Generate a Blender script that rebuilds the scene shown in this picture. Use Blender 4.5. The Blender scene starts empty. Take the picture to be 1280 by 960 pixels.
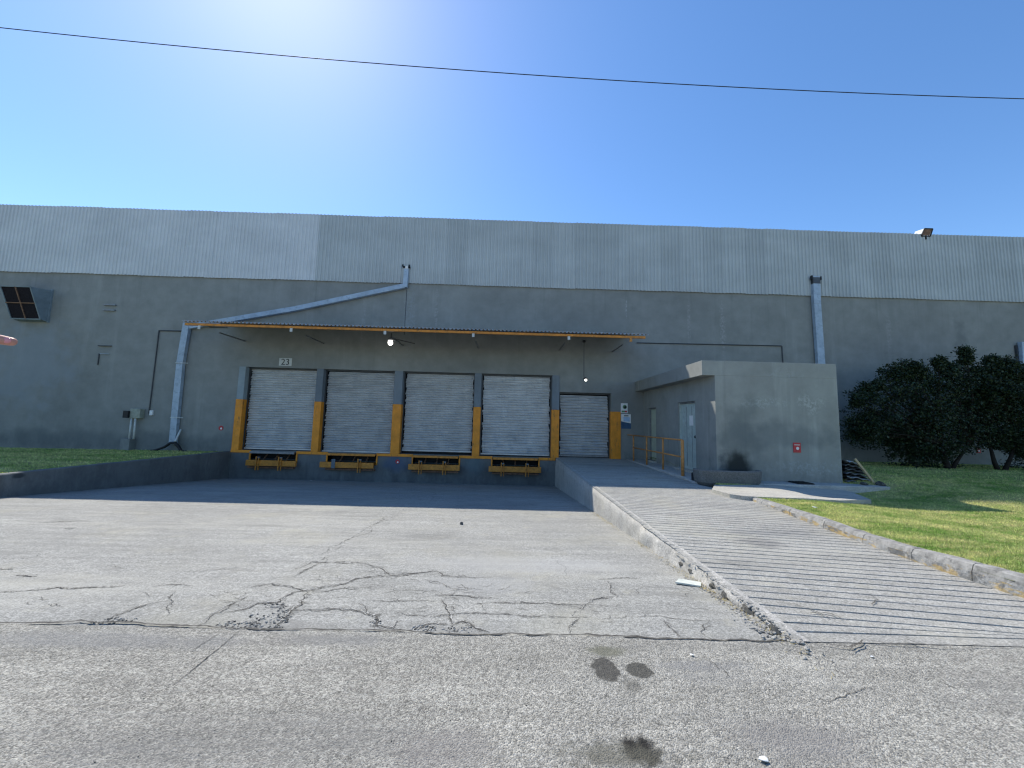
import bpy, bmesh, math, random
import numpy as np
from mathutils import Vector, Matrix, noise as mn
random.seed(7); np.random.seed(7)
C = bpy.context.scene
rad = math.radians
COL = C.collection
EYE = 1.45                      # eye height above the street

# ------------------------------------------------------------------ camera
F = 487.7
_yaw, _pit, _rol = rad(-.614), rad(5.758), rad(1.534)
_f = Vector((-math.sin(_yaw)*math.cos(_pit), math.cos(_yaw)*math.cos(_pit), math.sin(_pit)))
_r = Vector((math.cos(_yaw), math.sin(_yaw), 0)); _u = _r.cross(_f)
RR = _r*math.cos(_rol) + _u*math.sin(_rol); RU = _u*math.cos(_rol) - _r*math.sin(_rol)
cam = bpy.data.cameras.new('camera'); co = bpy.data.objects.new('camera', cam); COL.objects.link(co)
cam.sensor_width = 36; cam.lens = F/1280*36; cam.clip_start = .05; cam.clip_end = 3000
co.matrix_world = Matrix(((RR.x, RU.x, -_f.x, 0), (RR.y, RU.y, -_f.y, 0), (RR.z, RU.z, -_f.z, EYE), (0, 0, 0, 1)))
C.camera = co
def ray(x, y): return RR*(x-640) - RU*(y-480) + _f*F
def aty(x, y, Y=16.0): v = ray(x, y); v = v*(Y/v.y); return Vector((v.x, v.y, v.z+EYE))
def atx(x, y, X): v = ray(x, y); v = v*(X/v.x); return Vector((v.x, v.y, v.z+EYE))
def atz(x, y, Zz=0.0): v = ray(x, y); v = v*((Zz-EYE)/v.z); return Vector((v.x, v.y, v.z+EYE))

# ------------------------------------------------------------------ light
SUN_AZ, SUN_EL = -36.0, 50.5    # azimuth right of +Y
w = bpy.data.worlds.new('World'); C.world = w; w.use_nodes = True
nt = w.node_tree; nt.nodes.clear()
sky = nt.nodes.new('ShaderNodeTexSky'); sky.sky_type = 'NISHITA'; sky.sun_disc = False
sky.sun_elevation = rad(SUN_EL); sky.sun_rotation = rad(SUN_AZ)
sky.air_density = 1.0; sky.dust_density = .30; sky.ozone_density = 1.9; sky.altitude = 500
bg = nt.nodes.new('ShaderNodeBackground'); bg.inputs['Strength'].default_value = .15
wo = nt.nodes.new('ShaderNodeOutputWorld')
hsv = nt.nodes.new('ShaderNodeHueSaturation'); hsv.inputs['Saturation'].default_value = 1.2; hsv.inputs['Hue'].default_value = .502; hsv.inputs['Value'].default_value = 1.2
nt.links.new(sky.outputs[0], hsv.inputs['Color']); nt.links.new(hsv.outputs[0], bg.inputs[0]); nt.links.new(bg.outputs[0], wo.inputs[0])
sl = bpy.data.lights.new('sun', 'SUN'); sl.energy = 4.8; sl.angle = rad(.5); sl.color = (1, .94, .84)
so = bpy.data.objects.new('sun', sl); COL.objects.link(so)
a, e = rad(SUN_AZ), rad(SUN_EL)
sd = Vector((math.sin(a)*math.cos(e), math.cos(a)*math.cos(e), math.sin(e)))
so.rotation_euler = sd.to_track_quat('Z', 'Y').to_euler(); so.location = sd*60
C.view_settings.view_transform = 'Standard'; C.view_settings.look = 'None'
C.view_settings.exposure = 0.28; C.view_settings.gamma = 1
C.cycles.use_denoising = True; C.cycles.filter_width = 1.25; C.cycles.sample_clamp_indirect = 6
C.cycles.max_bounces = 6; C.cycles.diffuse_bounces = 4

# ------------------------------------------------------------------ object helpers
def tag(o, label=None, cat=None, group=None, kind=None):
    if label: o['label'] = label
    if cat: o['category'] = cat
    if group: o['group'] = group
    if kind: o['kind'] = kind
    return o
def empty(name, loc, label, cat, group=None, rz=0):
    o = bpy.data.objects.new(name, None); COL.objects.link(o); o.location = loc; o.rotation_euler = (0, 0, rz)
    o.empty_display_size = .2
    return tag(o, label, cat, group)
def link_mesh(name, me, parent=None, loc=None):
    o = bpy.data.objects.new(name, me); COL.objects.link(o)
    if parent is not None:
        o.parent = parent
    if loc is not None: o.location = loc
    return o
class MB:
    """collects geometry; verts are in world space unless built with a parent"""
    def __init__(s): s.v = []; s.f = []; s.sm = False
    def add(s, vs, fs):
        n = len(s.v); s.v += [tuple(p) for p in vs]; s.f += [tuple(i+n for i in f) for f in fs]; return s
    def box(s, x0, x1, y0, y1, z0, z1):
        return s.add([(x0,y0,z0),(x1,y0,z0),(x1,y1,z0),(x0,y1,z0),(x0,y0,z1),(x1,y0,z1),(x1,y1,z1),(x0,y1,z1)],
                     [(0,3,2,1),(4,5,6,7),(0,1,5,4),(1,2,6,5),(2,3,7,6),(3,0,4,7)])
    def tube(s, pts, r, n=8, cap=True):
        pts = [Vector(p) for p in pts]; rs = r if isinstance(r, (list, tuple)) else [r]*len(pts)
        base = len(s.v); up = Vector((0,0,1))
        for i, p in enumerate(pts):
            d = (pts[min(i+1, len(pts)-1)] - pts[max(i-1, 0)]).normalized()
            a_ = d.cross(up if abs(d.z) < .95 else Vector((1,0,0))).normalized(); b_ = a_.cross(d)
            for k in range(n):
                t = 2*math.pi*k/n; s.v.append(tuple(p + (a_*math.cos(t) + b_*math.sin(t))*rs[i]))
        for i in range(len(pts)-1):
            for k in range(n):
                k2 = (k+1) % n; s.f.append((base+i*n+k, base+i*n+k2, base+(i+1)*n+k2, base+(i+1)*n+k))
        if cap:
            s.f.append(tuple(base+k for k in range(n))); s.f.append(tuple(base+(len(pts)-1)*n+k for k in reversed(range(n))))
        return s
    def bar(s, p, q, wd, th, side=Vector((0,1,0))):
        """rectangular bar from p to q; wd across, th along 'side'"""
        p, q = Vector(p), Vector(q); d = (q-p).normalized(); sd_ = (side - d*side.dot(d)).normalized(); a_ = d.cross(sd_).normalized()
        vs = []
        for c in (p, q):
            for (i, j) in ((-1,-1),(1,-1),(1,1),(-1,1)): vs.append(c + a_*wd/2*i + sd_*th/2*j)
        return s.add(vs, [(0,3,2,1),(4,5,6,7),(0,1,5,4),(1,2,6,5),(2,3,7,6),(3,0,4,7)])
    def prism(s, prof, x0, x1):   # prof: (y,z) loop extruded along x
        n = len(prof)
        vs = [(x0, y, z) for y, z in prof] + [(x1, y, z) for y, z in prof]
        fs = [tuple(range(n)), tuple(range(2*n-1, n-1, -1))] + [(i, i+n, (i+1) % n+n, (i+1) % n) for i in range(n)]
        return s.add(vs, fs)
    def sphere(s, c, rx, ry=None, rz=None, n=12, m=8, jit=0):
        ry = ry or rx; rz = rz or rx; vs = [(c[0], c[1], c[2]+rz)]; fs = []
        for i in range(1, m):
            for k in range(n):
                t = math.pi*i/m; u_ = 2*math.pi*k/n; j = 1+random.uniform(-jit, jit)
                vs.append((c[0]+rx*j*math.sin(t)*math.cos(u_), c[1]+ry*j*math.sin(t)*math.sin(u_), c[2]+rz*j*math.cos(t)))
        vs.append((c[0], c[1], c[2]-rz)); L = len(vs)-1
        for k in range(n): fs.append((0, 1+k, 1+(k+1) % n)); fs.append((L, L-n+(k+1) % n, L-n+k))
        for i in range(m-2):
            for k in range(n): fs.append((1+i*n+k, 1+(i+1)*n+k, 1+(i+1)*n+(k+1) % n, 1+i*n+(k+1) % n))
        return s.add(vs, fs)
    def mesh(s, name, m, origin=(0,0,0), smooth=False, bevel=0, fix=True):
        me = bpy.data.meshes.new(name)
        o = Vector(origin); me.from_pydata([tuple(Vector(p)-o) for p in s.v], [], s.f)
        if fix or bevel:
            b = bmesh.new(); b.from_mesh(me)
            if fix: bmesh.ops.recalc_face_normals(b, faces=b.faces)
            if bevel:
                ed = [x for x in b.edges if len(x.link_faces) == 2 and x.calc_face_angle(0) > .5]
                bmesh.ops.bevel(b, geom=ed, offset=bevel, segments=2, profile=.5, affect='EDGES', clamp_overlap=True)
            b.to_mesh(me); b.free()
        for mm in (m if isinstance(m, (list, tuple)) else [m]): me.materials.append(mm)
        if smooth: me.polygons.foreach_set('use_smooth', [True]*len(me.polygons))
        me.update(); return me
    def build(s, name, m, parent=None, origin=None, **k):
        """world-space verts; origin = parent's location when parented"""
        if parent is not None and origin is None: origin = world_loc(parent)
        o = origin if origin is not None else (0,0,0)
        ob = link_mesh(name, s.mesh(name, m, o, **k), parent)
        if parent is None and origin is not None: ob.location = origin
        return ob
def world_loc(o):
    v = Vector((0,0,0))
    while o is not None: v += Vector(o.location); o = o.parent
    return v
def text_mesh(body, size, m, name, parent, loc, rot=(math.pi/2,0,0), ext=.002):
    cu = bpy.data.curves.new('t', 'FONT'); cu.body = body; cu.size = size; cu.align_x = 'CENTER'; cu.align_y = 'CENTER'; cu.extrude = ext
    t = bpy.data.objects.new('t', cu); COL.objects.link(t)
    dg = bpy.context.evaluated_depsgraph_get(); me = bpy.data.meshes.new_from_object(t.evaluated_get(dg)); me.materials.clear(); me.materials.append(m)
    bpy.data.objects.remove(t)
    o = link_mesh(name, me, parent); o.location = Vector(loc) - (world_loc(parent) if parent else Vector()); o.rotation_euler = rot
    return o

# ------------------------------------------------------------------ materials
class NT:
    def __init__(s, name, rough=.8, metal=0, spec=.3):
        s.m = bpy.data.materials.new(name); s.m.use_nodes = True; s.t = s.m.node_tree; s.b = s.t.nodes['Principled BSDF']
        s.b.inputs['Roughness'].default_value = rough; s.b.inputs['Metallic'].default_value = metal
        s.b.inputs['Specular IOR Level'].default_value = spec
        g = s.t.nodes.new('ShaderNodeNewGeometry'); s.pos = g.outputs['Position']
    def N(s, ty, **k):
        n = s.t.nodes.new(ty)
        for a_, b_ in k.items(): setattr(n, a_, b_)
        return n
    def L(s, a_, b_): s.t.links.new(a_, b_)
    def inp(s, sock, v):
        if isinstance(v, bpy.types.NodeSocket): s.L(v, sock)
        elif isinstance(v, (tuple, list)) and len(v) == 3 and sock.type == 'RGBA': sock.default_value = (*v, 1)
        else: sock.default_value = v
    def map(s, scale=(1,1,1), rot=(0,0,0), loc=(0,0,0), vec=None):
        n = s.N('ShaderNodeMapping'); s.L(vec or s.pos, n.inputs['Vector'])
        n.inputs['Scale'].default_value = scale; n.inputs['Rotation'].default_value = rot; n.inputs['Location'].default_value = loc
        return n.outputs[0]
    def noise(s, scale, detail=4, rough=.55, vec=None, dist=0):
        n = s.N('ShaderNodeTexNoise'); s.L(vec or s.pos, n.inputs['Vector']); n.inputs['Scale'].default_value = scale
        n.inputs['Detail'].default_value = detail; n.inputs['Roughness'].default_value = rough; n.inputs['Distortion'].default_value = dist
        return n.outputs['Fac']
    def vor(s, scale, vec=None, out='Color', feature='F1', rnd=1):
        n = s.N('ShaderNodeTexVoronoi', feature=feature); s.L(vec or s.pos, n.inputs['Vector']); n.inputs['Scale'].default_value = scale
        n.inputs['Randomness'].default_value = rnd
        return n.outputs[out]
    def sep(s, v, i):
        n = s.N('ShaderNodeSeparateXYZ'); s.L(v, n.inputs[0]); return n.outputs[i]
    def rng(s, v, a_, b_, c=0, d=1, smooth=True):
        n = s.N('ShaderNodeMapRange'); n.interpolation_type = 'SMOOTHSTEP' if smooth else 'LINEAR'
        s.inp(n.inputs['Value'], v); n.inputs['From Min'].default_value = a_; n.inputs['From Max'].default_value = b_
        n.inputs['To Min'].default_value = c; n.inputs['To Max'].default_value = d; return n.outputs['Result']
    def math(s, op, a_, b_=0.0, cl=False):
        n = s.N('ShaderNodeMath', operation=op, use_clamp=cl); s.inp(n.inputs[0], a_); s.inp(n.inputs[1], b_); return n.outputs[0]
    def mix(s, f, a_, b_, mode='MIX'):
        n = s.N('ShaderNodeMix', data_type='RGBA', blend_type=mode); s.inp(n.inputs['Factor'], f); s.inp(n.inputs['A'], a_); s.inp(n.inputs['B'], b_)
        return n.outputs['Result']
    def bump(s, h, strength=.5, dist=.01, prev=None):
        n = s.N('ShaderNodeBump'); s.inp(n.inputs['Height'], h); n.inputs['Strength'].default_value = strength; n.inputs['Distance'].default_value = dist
        if prev: s.L(prev, n.inputs['Normal'])
        s.L(n.outputs[0], s.b.inputs['Normal']); return n.outputs[0]
    def col(s, c): s.inp(s.b.inputs['Base Color'], c); return s.m
    def spot(s, c, r, soft=.35, wob=.35, wsc=3.0):
        """soft-edged ellipsoid of wear at c with radii r (a stain with its own shape)"""
        n = s.N('ShaderNodeVectorMath', operation='SUBTRACT'); s.L(s.pos, n.inputs[0]); n.inputs[1].default_value = c
        d = s.N('ShaderNodeVectorMath', operation='DIVIDE'); s.L(n.outputs[0], d.inputs[0]); d.inputs[1].default_value = r
        l = s.N('ShaderNodeVectorMath', operation='LENGTH'); s.L(d.outputs[0], l.inputs[0])
        w_ = s.math('MULTIPLY', s.math('SUBTRACT', s.noise(wsc, 5), .5), wob*4)
        q = s.math('ADD', l.outputs['Value'], w_)
        return s.rng(q, 1-soft, 1+soft, 1, 0)
def vmath_rand(): return random.random()

def simple(name, c, rough=.6, metal=0, spec=.4, var=.25, sc=6, bump=0, bsc=40, dirt=None):
    n = NT(name, rough, metal, spec)
    k = n.rng(n.noise(sc, 6, .65), .3, .7, 1-var, 1+var, False)
    c2 = n.mix(1.0, c, (1,1,1), 'MULTIPLY'); mm = n.N('ShaderNodeVectorMath', operation='SCALE'); n.L(c2, mm.inputs[0]); n.L(k, mm.inputs['Scale'])
    out = mm.outputs[0]
    if dirt: out = n.mix(n.rng(n.noise(sc*2.3, 6, .7), .5, .68, 0, .8), out, dirt)
    if bump: n.bump(n.noise(bsc, 5), bump, .01)
    return n.col(out)

def scale_col(n, c, k):
    mm = n.N('ShaderNodeVectorMath', operation='SCALE'); n.inp(mm.inputs[0], c) if isinstance(c, bpy.types.NodeSocket) else setattr(mm.inputs[0], 'default_value', c)
    n.L(k, mm.inputs['Scale']); return mm.outputs[0]

def paint_wall(name, base, spots=(), streak=.5):
    n = NT(name, .85, 0, .2)
    big = n.rng(n.noise(.35, 5, .6), .3, .7, .86, 1.12, False)
    mid = n.rng(n.noise(2.2, 6, .65), .3, .7, .9, 1.1, False)
    c = scale_col(n, base, n.math('MULTIPLY', big, mid))
    st = n.noise(1.0, 5, .6, n.map((1.6, 1.6, .13)))
    c = n.mix(n.rng(st, .56, .74, 0, .32*streak), c, tuple(x*1.9 for x in base))
    st2 = n.noise(1.0, 6, .65, n.map((2.7, 2.7, .18), loc=(7,3,1)))
    c = n.mix(n.rng(st2, .57, .75, 0, .45*streak), c, tuple(x*.5 for x in base))
    zz = n.sep(n.pos, 2)
    top = n.math('MULTIPLY', n.rng(zz, 5.2, 7.2), n.rng(n.noise(1.0, 6, .75, n.map((4.5, 4.5, .10), loc=(3,3,3))), .52, .68))
    c = n.mix(n.math('MULTIPLY', top, .55*streak), c, tuple(x*.52 for x in base))
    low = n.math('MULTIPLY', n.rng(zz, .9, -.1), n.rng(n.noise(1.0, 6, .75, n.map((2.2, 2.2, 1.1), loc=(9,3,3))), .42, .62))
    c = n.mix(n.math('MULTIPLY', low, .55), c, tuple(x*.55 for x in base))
    blk = n.noise(1.0, 3, .5, n.map((.9, .9, 2.4), loc=(2,9,4)))
    c = n.mix(n.rng(blk, .6, .62, 0, .10), c, tuple(x*1.25 for x in base))
    fl = n.noise(9, 6, .75)
    c = n.mix(n.rng(fl, .64, .72, 0, .5), c, tuple(x*1.6 for x in base))
    flk = n.rng(n.noise(11, 7, .8), .47, .56) if spots else None
    for (p, r, cc, amt, *o) in spots:
        f_ = n.math('MULTIPLY', n.spot(p, r, *(o or ())), amt)
        if cc[0] > base[0]*1.15: f_ = n.math('MULTIPLY', f_, flk)
        c = n.mix(f_, c, cc)
    h = n.math('ADD', n.math('MULTIPLY', n.noise(3, 6, .6), .6), n.math('MULTIPLY', n.noise(60, 4), .12))
    n.bump(h, .35, .02)
    return n.col(c)

GREY = (.236, .246, .232)
p509 = aty(509, 400); p785 = aty(783, 385)
sp = [((p509.x+.1, 16, p509.z+.2), (.22, .5, 1.5), (.30,.34,.36), .4, .5, .9, 9.0),
      ((p785.x, 16, p785.z), (.035, .5, .35), (.5,.53,.53), .5, .5, .5, 9.0),
      ((aty(903,395).x, 16, 5.6), (.10,.5,1.1), (.33,.34,.33), .8, .6, .5, 2.0), ((aty(861,390).x, 16, 5.9), (.07,.5,.9), (.32,.33,.32), .7, .6, .5, 2.0),
      ((aty(455,390).x, 16, 5.6), (.08,.5,.9), (.32,.33,.32), .6, .6, .5, 2.0), ((aty(545,395).x, 16, 5.9), (.07,.5,1.0), (.33,.34,.33), .7, .6, .5, 2.0),
      ((aty(1110,400).x, 16, 5.6), (.10,.5,1.0), (.32,.33,.32), .5, .6, .5, 2.0), ((aty(1198,400).x, 16, 5.0), (.25,.5,1.2), (.13,.14,.14), .5, .6, .7, 3.0),
      ((aty(40,430).x, 16, 3.4), (1.6, .5, 1.5), (.24,.28,.31), .5, .5, .7, 1.5),
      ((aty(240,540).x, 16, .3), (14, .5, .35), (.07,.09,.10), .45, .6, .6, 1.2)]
M_wall = paint_wall('grey painted wall', GREY, sp)
M_lintel = M_wall
f10 = lambda x, y: tuple(aty(x, y, 10.5))
M_annex = paint_wall('grey annex plaster', (.268,.278,.260), [
    (f10(1013,505), (.26,.5,.2), (.52,.54,.52), .5, .8, 1.0, 3.0), (f10(955,503), (.6,.5,.12), (.42,.45,.44), .45, .8, .9, 3.0),
    (f10(975,468), (.5,.5,.12), (.32,.34,.34), .5, .5, .9, 5.0), (f10(1010,585), (.7,.5,.14), (.36,.40,.41), .45, .8, 1.1, 9.0),
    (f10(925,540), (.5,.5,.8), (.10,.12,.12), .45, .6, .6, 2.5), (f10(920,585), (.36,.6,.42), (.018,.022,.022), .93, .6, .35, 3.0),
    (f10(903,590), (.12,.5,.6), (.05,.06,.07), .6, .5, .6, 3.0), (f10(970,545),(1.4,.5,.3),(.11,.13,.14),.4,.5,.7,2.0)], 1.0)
M_dock = paint_wall('blue grey dock paint', (.155,.162,.158), [
    ((aty(495,577).x, 16, -.2), (.5,.5,.35), (.06,.10,.18), .6, .6), ((aty(595,577).x-.1, 16, -.2), (.35,.5,.4), (.10,.17,.20), .4, .6)], 1.2)
M_blue = paint_wall('blue grey pillar paint', (.18,.21,.235), [], .9)
M_pale = paint_wall('pale pillar paint', (.27,.32,.34), [], .9)

def clad(name, base):
    n = NT(name, .55, .0, .35)
    k = n.rng(n.noise(1.0, 5, .6, n.map((.5,.5,.9))), .3, .7, .9, 1.1, False)
    c = scale_col(n, base, k)
    s1 = n.noise(1.0, 6, .7, n.map((5, 5, .22)))
    c = n.mix(n.rng(s1, .52, .75, 0, .4), c, tuple(x*.62 for x in base))
    c = n.mix(n.rng(n.noise(1.0, 6, .7, n.map((.8,.8,3))), .6, .75, 0, .22), c, tuple(x*1.35 for x in base))
    c = n.mix(n.rng(n.noise(14, 4, .7), .68, .76, 0, .5), c, (.16,.15,.13))
    return n.col(c)
M_clad = [clad('weathered cladding sheet', (.435,.468,.465)), clad('weathered cladding sheet dull', (.40,.432,.43)), clad('pale cladding sheet', (.56,.585,.59))]
M_shutter = None
def shutter_mat(sd=0, tone=1.0, grime=.5):
    n = NT('galvanised shutter slat', .42, .25, .5)
    n.pos = n.map(loc=(sd*7.3, 0, sd*3.1)) if sd else n.pos
    k = n.rng(n.noise(1.0, 5, .65, n.map((1.5, 1, 2.2))), .3, .7, .82, 1.12, False)
    c = scale_col(n, (.50*tone,.51*tone,.51*tone), k)
    c = n.mix(n.rng(n.noise(1.0, 5, .7, n.map((14, 1, .9))), .55, .72, 0, .4), c, (.32,.34,.37))
    c = n.mix(n.rng(n.noise(5, 6, .75), .60, .72, 0, grime), c, (.16,.17,.18))
    c = n.mix(n.rng(n.noise(1.3, 4, .6), .55, .72, 0, grime*.7), c, (.27,.28,.30))
    c = n.mix(n.math('MULTIPLY', n.rng(n.noise(3, 6, .7), .45, .7), n.rng(n.sep(n.t.nodes['Geometry'].outputs['Position'], 2), .1, 1.6, .6, 0)), c, (.20,.26,.34))
    return n.col(c)
M_shutter = shutter_mat(); M_SH = [shutter_mat(1, .98, .6), shutter_mat(2, .90, .8), shutter_mat(3, .96, .4), shutter_mat(4, 1.08, .3), shutter_mat(5, .90, .7)]
def orange_mat():
    n = NT('scuffed safety orange paint', .55, 0, .4)
    c = scale_col(n, (.74,.27,.02), n.rng(n.noise(3, 5, .7), .3, .7, .78, 1.15, False))
    c = n.mix(n.rng(n.noise(1.0, 6, .8, n.map((9, 9, 2.2))), .56, .68, 0, .75), c, (.09,.06,.04))
    c = n.mix(n.rng(n.noise(8, 6, .8), .62, .70, 0, .7), c, (.34,.30,.25))
    return n.col(c)
M_orange = orange_mat()
M_yellow = simple('worn yellow steel paint', (.56,.22,.03), .5, 0, .4, .3, 6, 0, 40, dirt=(.20,.11,.04))
M_rail = simple('faded orange rail paint', (.50,.23,.07), .6, 0, .4, .3, 8, dirt=(.25,.12,.06))
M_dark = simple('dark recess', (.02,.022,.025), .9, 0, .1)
M_guide = simple('dark steel guide', (.075,.08,.085), .5, .6, .4)
M_steel = simple('grey steel', (.22,.23,.24), .5, .5, .4, .3, 10)
M_duct = simple('pale blue grey duct', (.34,.42,.50), .5, .1, .4, .18, 2.5, dirt=(.22,.28,.34))
M_white = simple('white plate', (.72,.72,.70), .6, 0, .3, .1, 8)
M_plate = simple('number plate', (.50,.52,.50), .6, 0, .3, .15, 12)
M_ink = simple('black ink', (.02,.02,.02), .6)
M_red = simple('red sign', (.42,.03,.04), .5, 0, .4, .2, 10)
M_black = simple('black rubber', (.012,.013,.015), .6, 0, .4)
M_navy = simple('navy print', (.03,.08,.16), .5)
M_sky_print = simple('light blue print', (.35,.5,.68), .5)
M_green_print = simple('green print', (.10,.22,.10), .5)
M_box = simple('beige meter box', (.30,.32,.26), .6, 0, .3)
M_wood = simple('weathered timber', (.42,.33,.20), .8, 0, .2, .3, 9, .3, 30)
M_bark = simple('bark', (.028,.024,.020), .95, 0, .1, .4, 9, .6, 25)
M_door = simple('pale green grey door paint', (.40,.47,.44), .5, 0, .4, .14, 3, dirt=(.30,.35,.33))
M_door2 = simple('greenish cream door paint', (.40,.45,.36), .5, 0, .4, .14, 3)
M_cooler = simple('cooler hood sheet', (.19,.24,.27), .6, .1, .3, .2, 3)
M_grille = simple('dark cooler pad', (.018,.016,.02), .9, 0, .1, .4, 20)
M_rust = simple('rusty lamp housing', (.20,.12,.08), .7, .2, .3, .4, 12)
M_chunk = simple('broken concrete', (.34,.33,.30), .95, 0, .1, .35, 12, .8, 30, dirt=(.12,.11,.10))
M_tar = simple('dark broken kerb', (.075,.075,.07), .95, 0, .1, .5, 15, .8, 30, dirt=(.24,.23,.21))
M_crack = simple('dirt filled crack', (.105,.10,.09), 1, 0, .05, .5, 30)
def emit(name, c, s):
    n = NT(name); n.b.inputs['Emission Color'].default_value = (*c, 1); n.b.inputs['Emission Strength'].default_value = s; return n.col(c)
M_lamp = emit('lit lamp glass', (1, .97, .9), 2.6)
M_glass = simple('lamp glass', (.6,.62,.6), .2, 0, .5)

def spots_on(n, c, L):
    for (x, y, rx, ry, cc, amt, *o) in L:
        p = atz(x, y); k = p.y/F
        # radii given in pixels: across -> x, down -> y on the ground
        c = n.mix(n.math('MULTIPLY', n.spot((p.x, p.y, 0), (rx*k, ry*p.y*p.y/(F*EYE), 50), *(o or (.3,.2,9.0))), amt), c, cc)
    return c
def street_mat():
    n = NT('exposed aggregate street', .9, 0, .2)
    v = n.vor(150, out='Color'); v1 = n.sep(v, 0)
    v2 = n.sep(n.vor(46, out='Color'), 1)
    g = n.rng(v1, 0, 1, .50, 1.46, False)
    g2 = n.rng(v2, 0, 1, .86, 1.14, False)
    g3 = n.rng(n.noise(34, 7, .85), .3, .7, .62, 1.38, False)
    big = n.rng(n.noise(.9, 6, .65), .3, .7, .84, 1.13, False)
    c = scale_col(n, (.335,.322,.282), n.math('MULTIPLY', n.math('MULTIPLY', g, g3), n.math('MULTIPLY', big, g2)))
    c = n.mix(n.rng(n.noise(1.0, 6, .7, n.map((.6, 1.6, 1), rot=(0,0,.6))), .52, .72, 0, .45), c, (.20,.20,.195))
    c = n.mix(n.rng(n.noise(1.0, 6, .7, n.map((.9, .5, 1), rot=(0,0,-.5), loc=(5,2,0))), .58, .75, 0, .35), c, (.44,.43,.39))
    c = n.mix(n.rng(n.noise(7, 5, .7, n.map(loc=(3,3,3))), .62, .74, 0, .35), c, (.17,.17,.165))
    st = n.noise(1.0, 7, .75, n.map((.55, 5.5, 1), rot=(0,0,-.75), loc=(3,1,0)))
    c = scale_col(n, c, n.rng(st, .3, .7, .80, 1.16, False))
    wp = n.noise(1.0, 5, .65, n.map((.22, 1.4, 1), rot=(0,0,-.55), loc=(6,2,0)))
    c = n.mix(n.rng(wp, .48, .66, 0, .5), c, (.205,.20,.185))
    c = n.mix(n.rng(n.noise(55, 3, .6, n.map(loc=(2,2,2))), .62, .68, 0, .55), c, (.09,.09,.085))
    c = n.mix(n.rng(n.noise(60, 3, .6, n.map(loc=(7,2,2))), .62, .68, 0, .55), c, (.50,.49,.46))
    c = spots_on(n, c, [(757,836,16,13,(.06,.057,.05),.85,.14,.30,16.0), (799,838,15,9,(.06,.058,.05),.85,.14,.26,18.0),
        (790,858,12,7,(.12,.115,.10),.65,.4,.5,16.0), (757,814,20,6,(.13,.13,.09),.7,.4,.3,12.0), (800,938,19,15,(.028,.026,.023),1.0,.35,.45,16.0),
        (770,945,55,13,(.12,.115,.09),.7,.7,.9,12.0), (1000,925,70,22,(.22,.21,.20),.6,.6,.4,4.0), (120,800,150,9,(.23,.23,.225),.5,.5,.4,3.0),
        (560,935,60,20,(.23,.215,.20),.5,.6,.4,4.0), (880,832,45,5,(.2,.2,.2),.5,.6,.5,6.0), (430,800,60,6,(.2,.2,.195),.5,.6,.4,5.0)])
    h = n.math('ADD', n.math('MULTIPLY', n.vor(150, out='Distance'), -1.0), n.math('MULTIPLY', n.noise(22, 6, .75), 2.4))
    n.bump(h, .8, .007)
    return n.col(c)
M_street = street_mat()
def apron_mat(name, base, shade_blue=False, rot=0.0, stains=()):
    n = NT(name, .88, 0, .2)
    g = n.math('MULTIPLY', n.rng(n.noise(85, 5, .9), .32, .68, .45, 1.55, False), n.rng(n.noise(24, 7, .85, n.map((1,.7,1), loc=(3,1,2))), .3, .7, .74, 1.26, False))
    big = n.rng(n.noise(.55, 6, .62), .3, .7, .88, 1.1, False)
    br = n.noise(1.0, 4, .7, n.map((2.2, 30, 1), rot=(0,0,rot)))
    br2 = n.noise(1.0, 6, .7, n.map((.35, 7, 1), rot=(0,0,rot)))
    g = n.math('MULTIPLY', g, n.rng(n.sep(n.vor(95, out='Color'), 0), 0, 1, .72, 1.28, False))
    c = scale_col(n, base, n.math('MULTIPLY', g, big))
    c = scale_col(n, c, n.rng(br, .3, .7, .94, 1.06, False))
    c = n.mix(n.rng(br2, .58, .76, 0, .12), c, tuple(x*.62 for x in base))
    c = n.mix(n.rng(n.noise(.8, 5, .6, n.map(loc=(4,1,0))), .50, .68, 0, .4), c, (base[0]*1.12, base[1]*1.08, base[2]*.94))
    c = n.mix(n.rng(n.noise(1.0, 6, .7, n.map((.9,.3,1), rot=(0,0,-.35))), .55, .73, 0, .4), c, tuple(x*.66 for x in base))
    dg = n.noise(1.0, 7, .75, n.map((.30, 6.5, 1), rot=(0,0,-.62), loc=(2,0,0)))
    c = scale_col(n, c, n.rng(dg, .3, .7, .84, 1.15, False))
    c = n.mix(n.rng(n.noise(3.2, 7, .8, n.map(loc=(1,7,0))), .50, .68, 0, .55), c, tuple(x*.62 for x in base))
    dg2 = n.noise(1.0, 6, .7, n.map((.35, 1.1, 1), rot=(0,0,-.9), loc=(5,3,0)))
    c = n.mix(n.rng(dg2, .48, .72, 0, .42), c, (base[0]*1.38, base[1]*1.35, base[2]*1.28))
    c = n.mix(n.rng(n.noise(1.0, 6, .7, n.map((.3, 1.5, 1), rot=(0,0,-1.2), loc=(1,8,0))), .54, .70, 0, .55), c, tuple(x*.60 for x in base))
    c = n.mix(n.rng(n.noise(1.7, 6, .8, n.map(loc=(6,6,0))), .54, .70, 0, .5), c, (base[0]*1.22, base[1]*1.18, base[2]*1.05))
    c = n.mix(n.rng(n.noise(22, 6, .8), .64, .72, 0, .6), c, tuple(x*.45 for x in base))
    c = n.mix(n.rng(n.noise(40, 5, .8, n.map(loc=(8,8,8))), .66, .74, 0, .5), c, tuple(min(.8, x*1.5) for x in base))
    c = spots_on(n, c, stains)
    h = n.math('ADD', n.math('MULTIPLY', br, .8), n.math('MULTIPLY', n.noise(75, 4, .7), 1.0))
    n.bump(h, .7, .008)
    return n.col(c)
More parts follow.
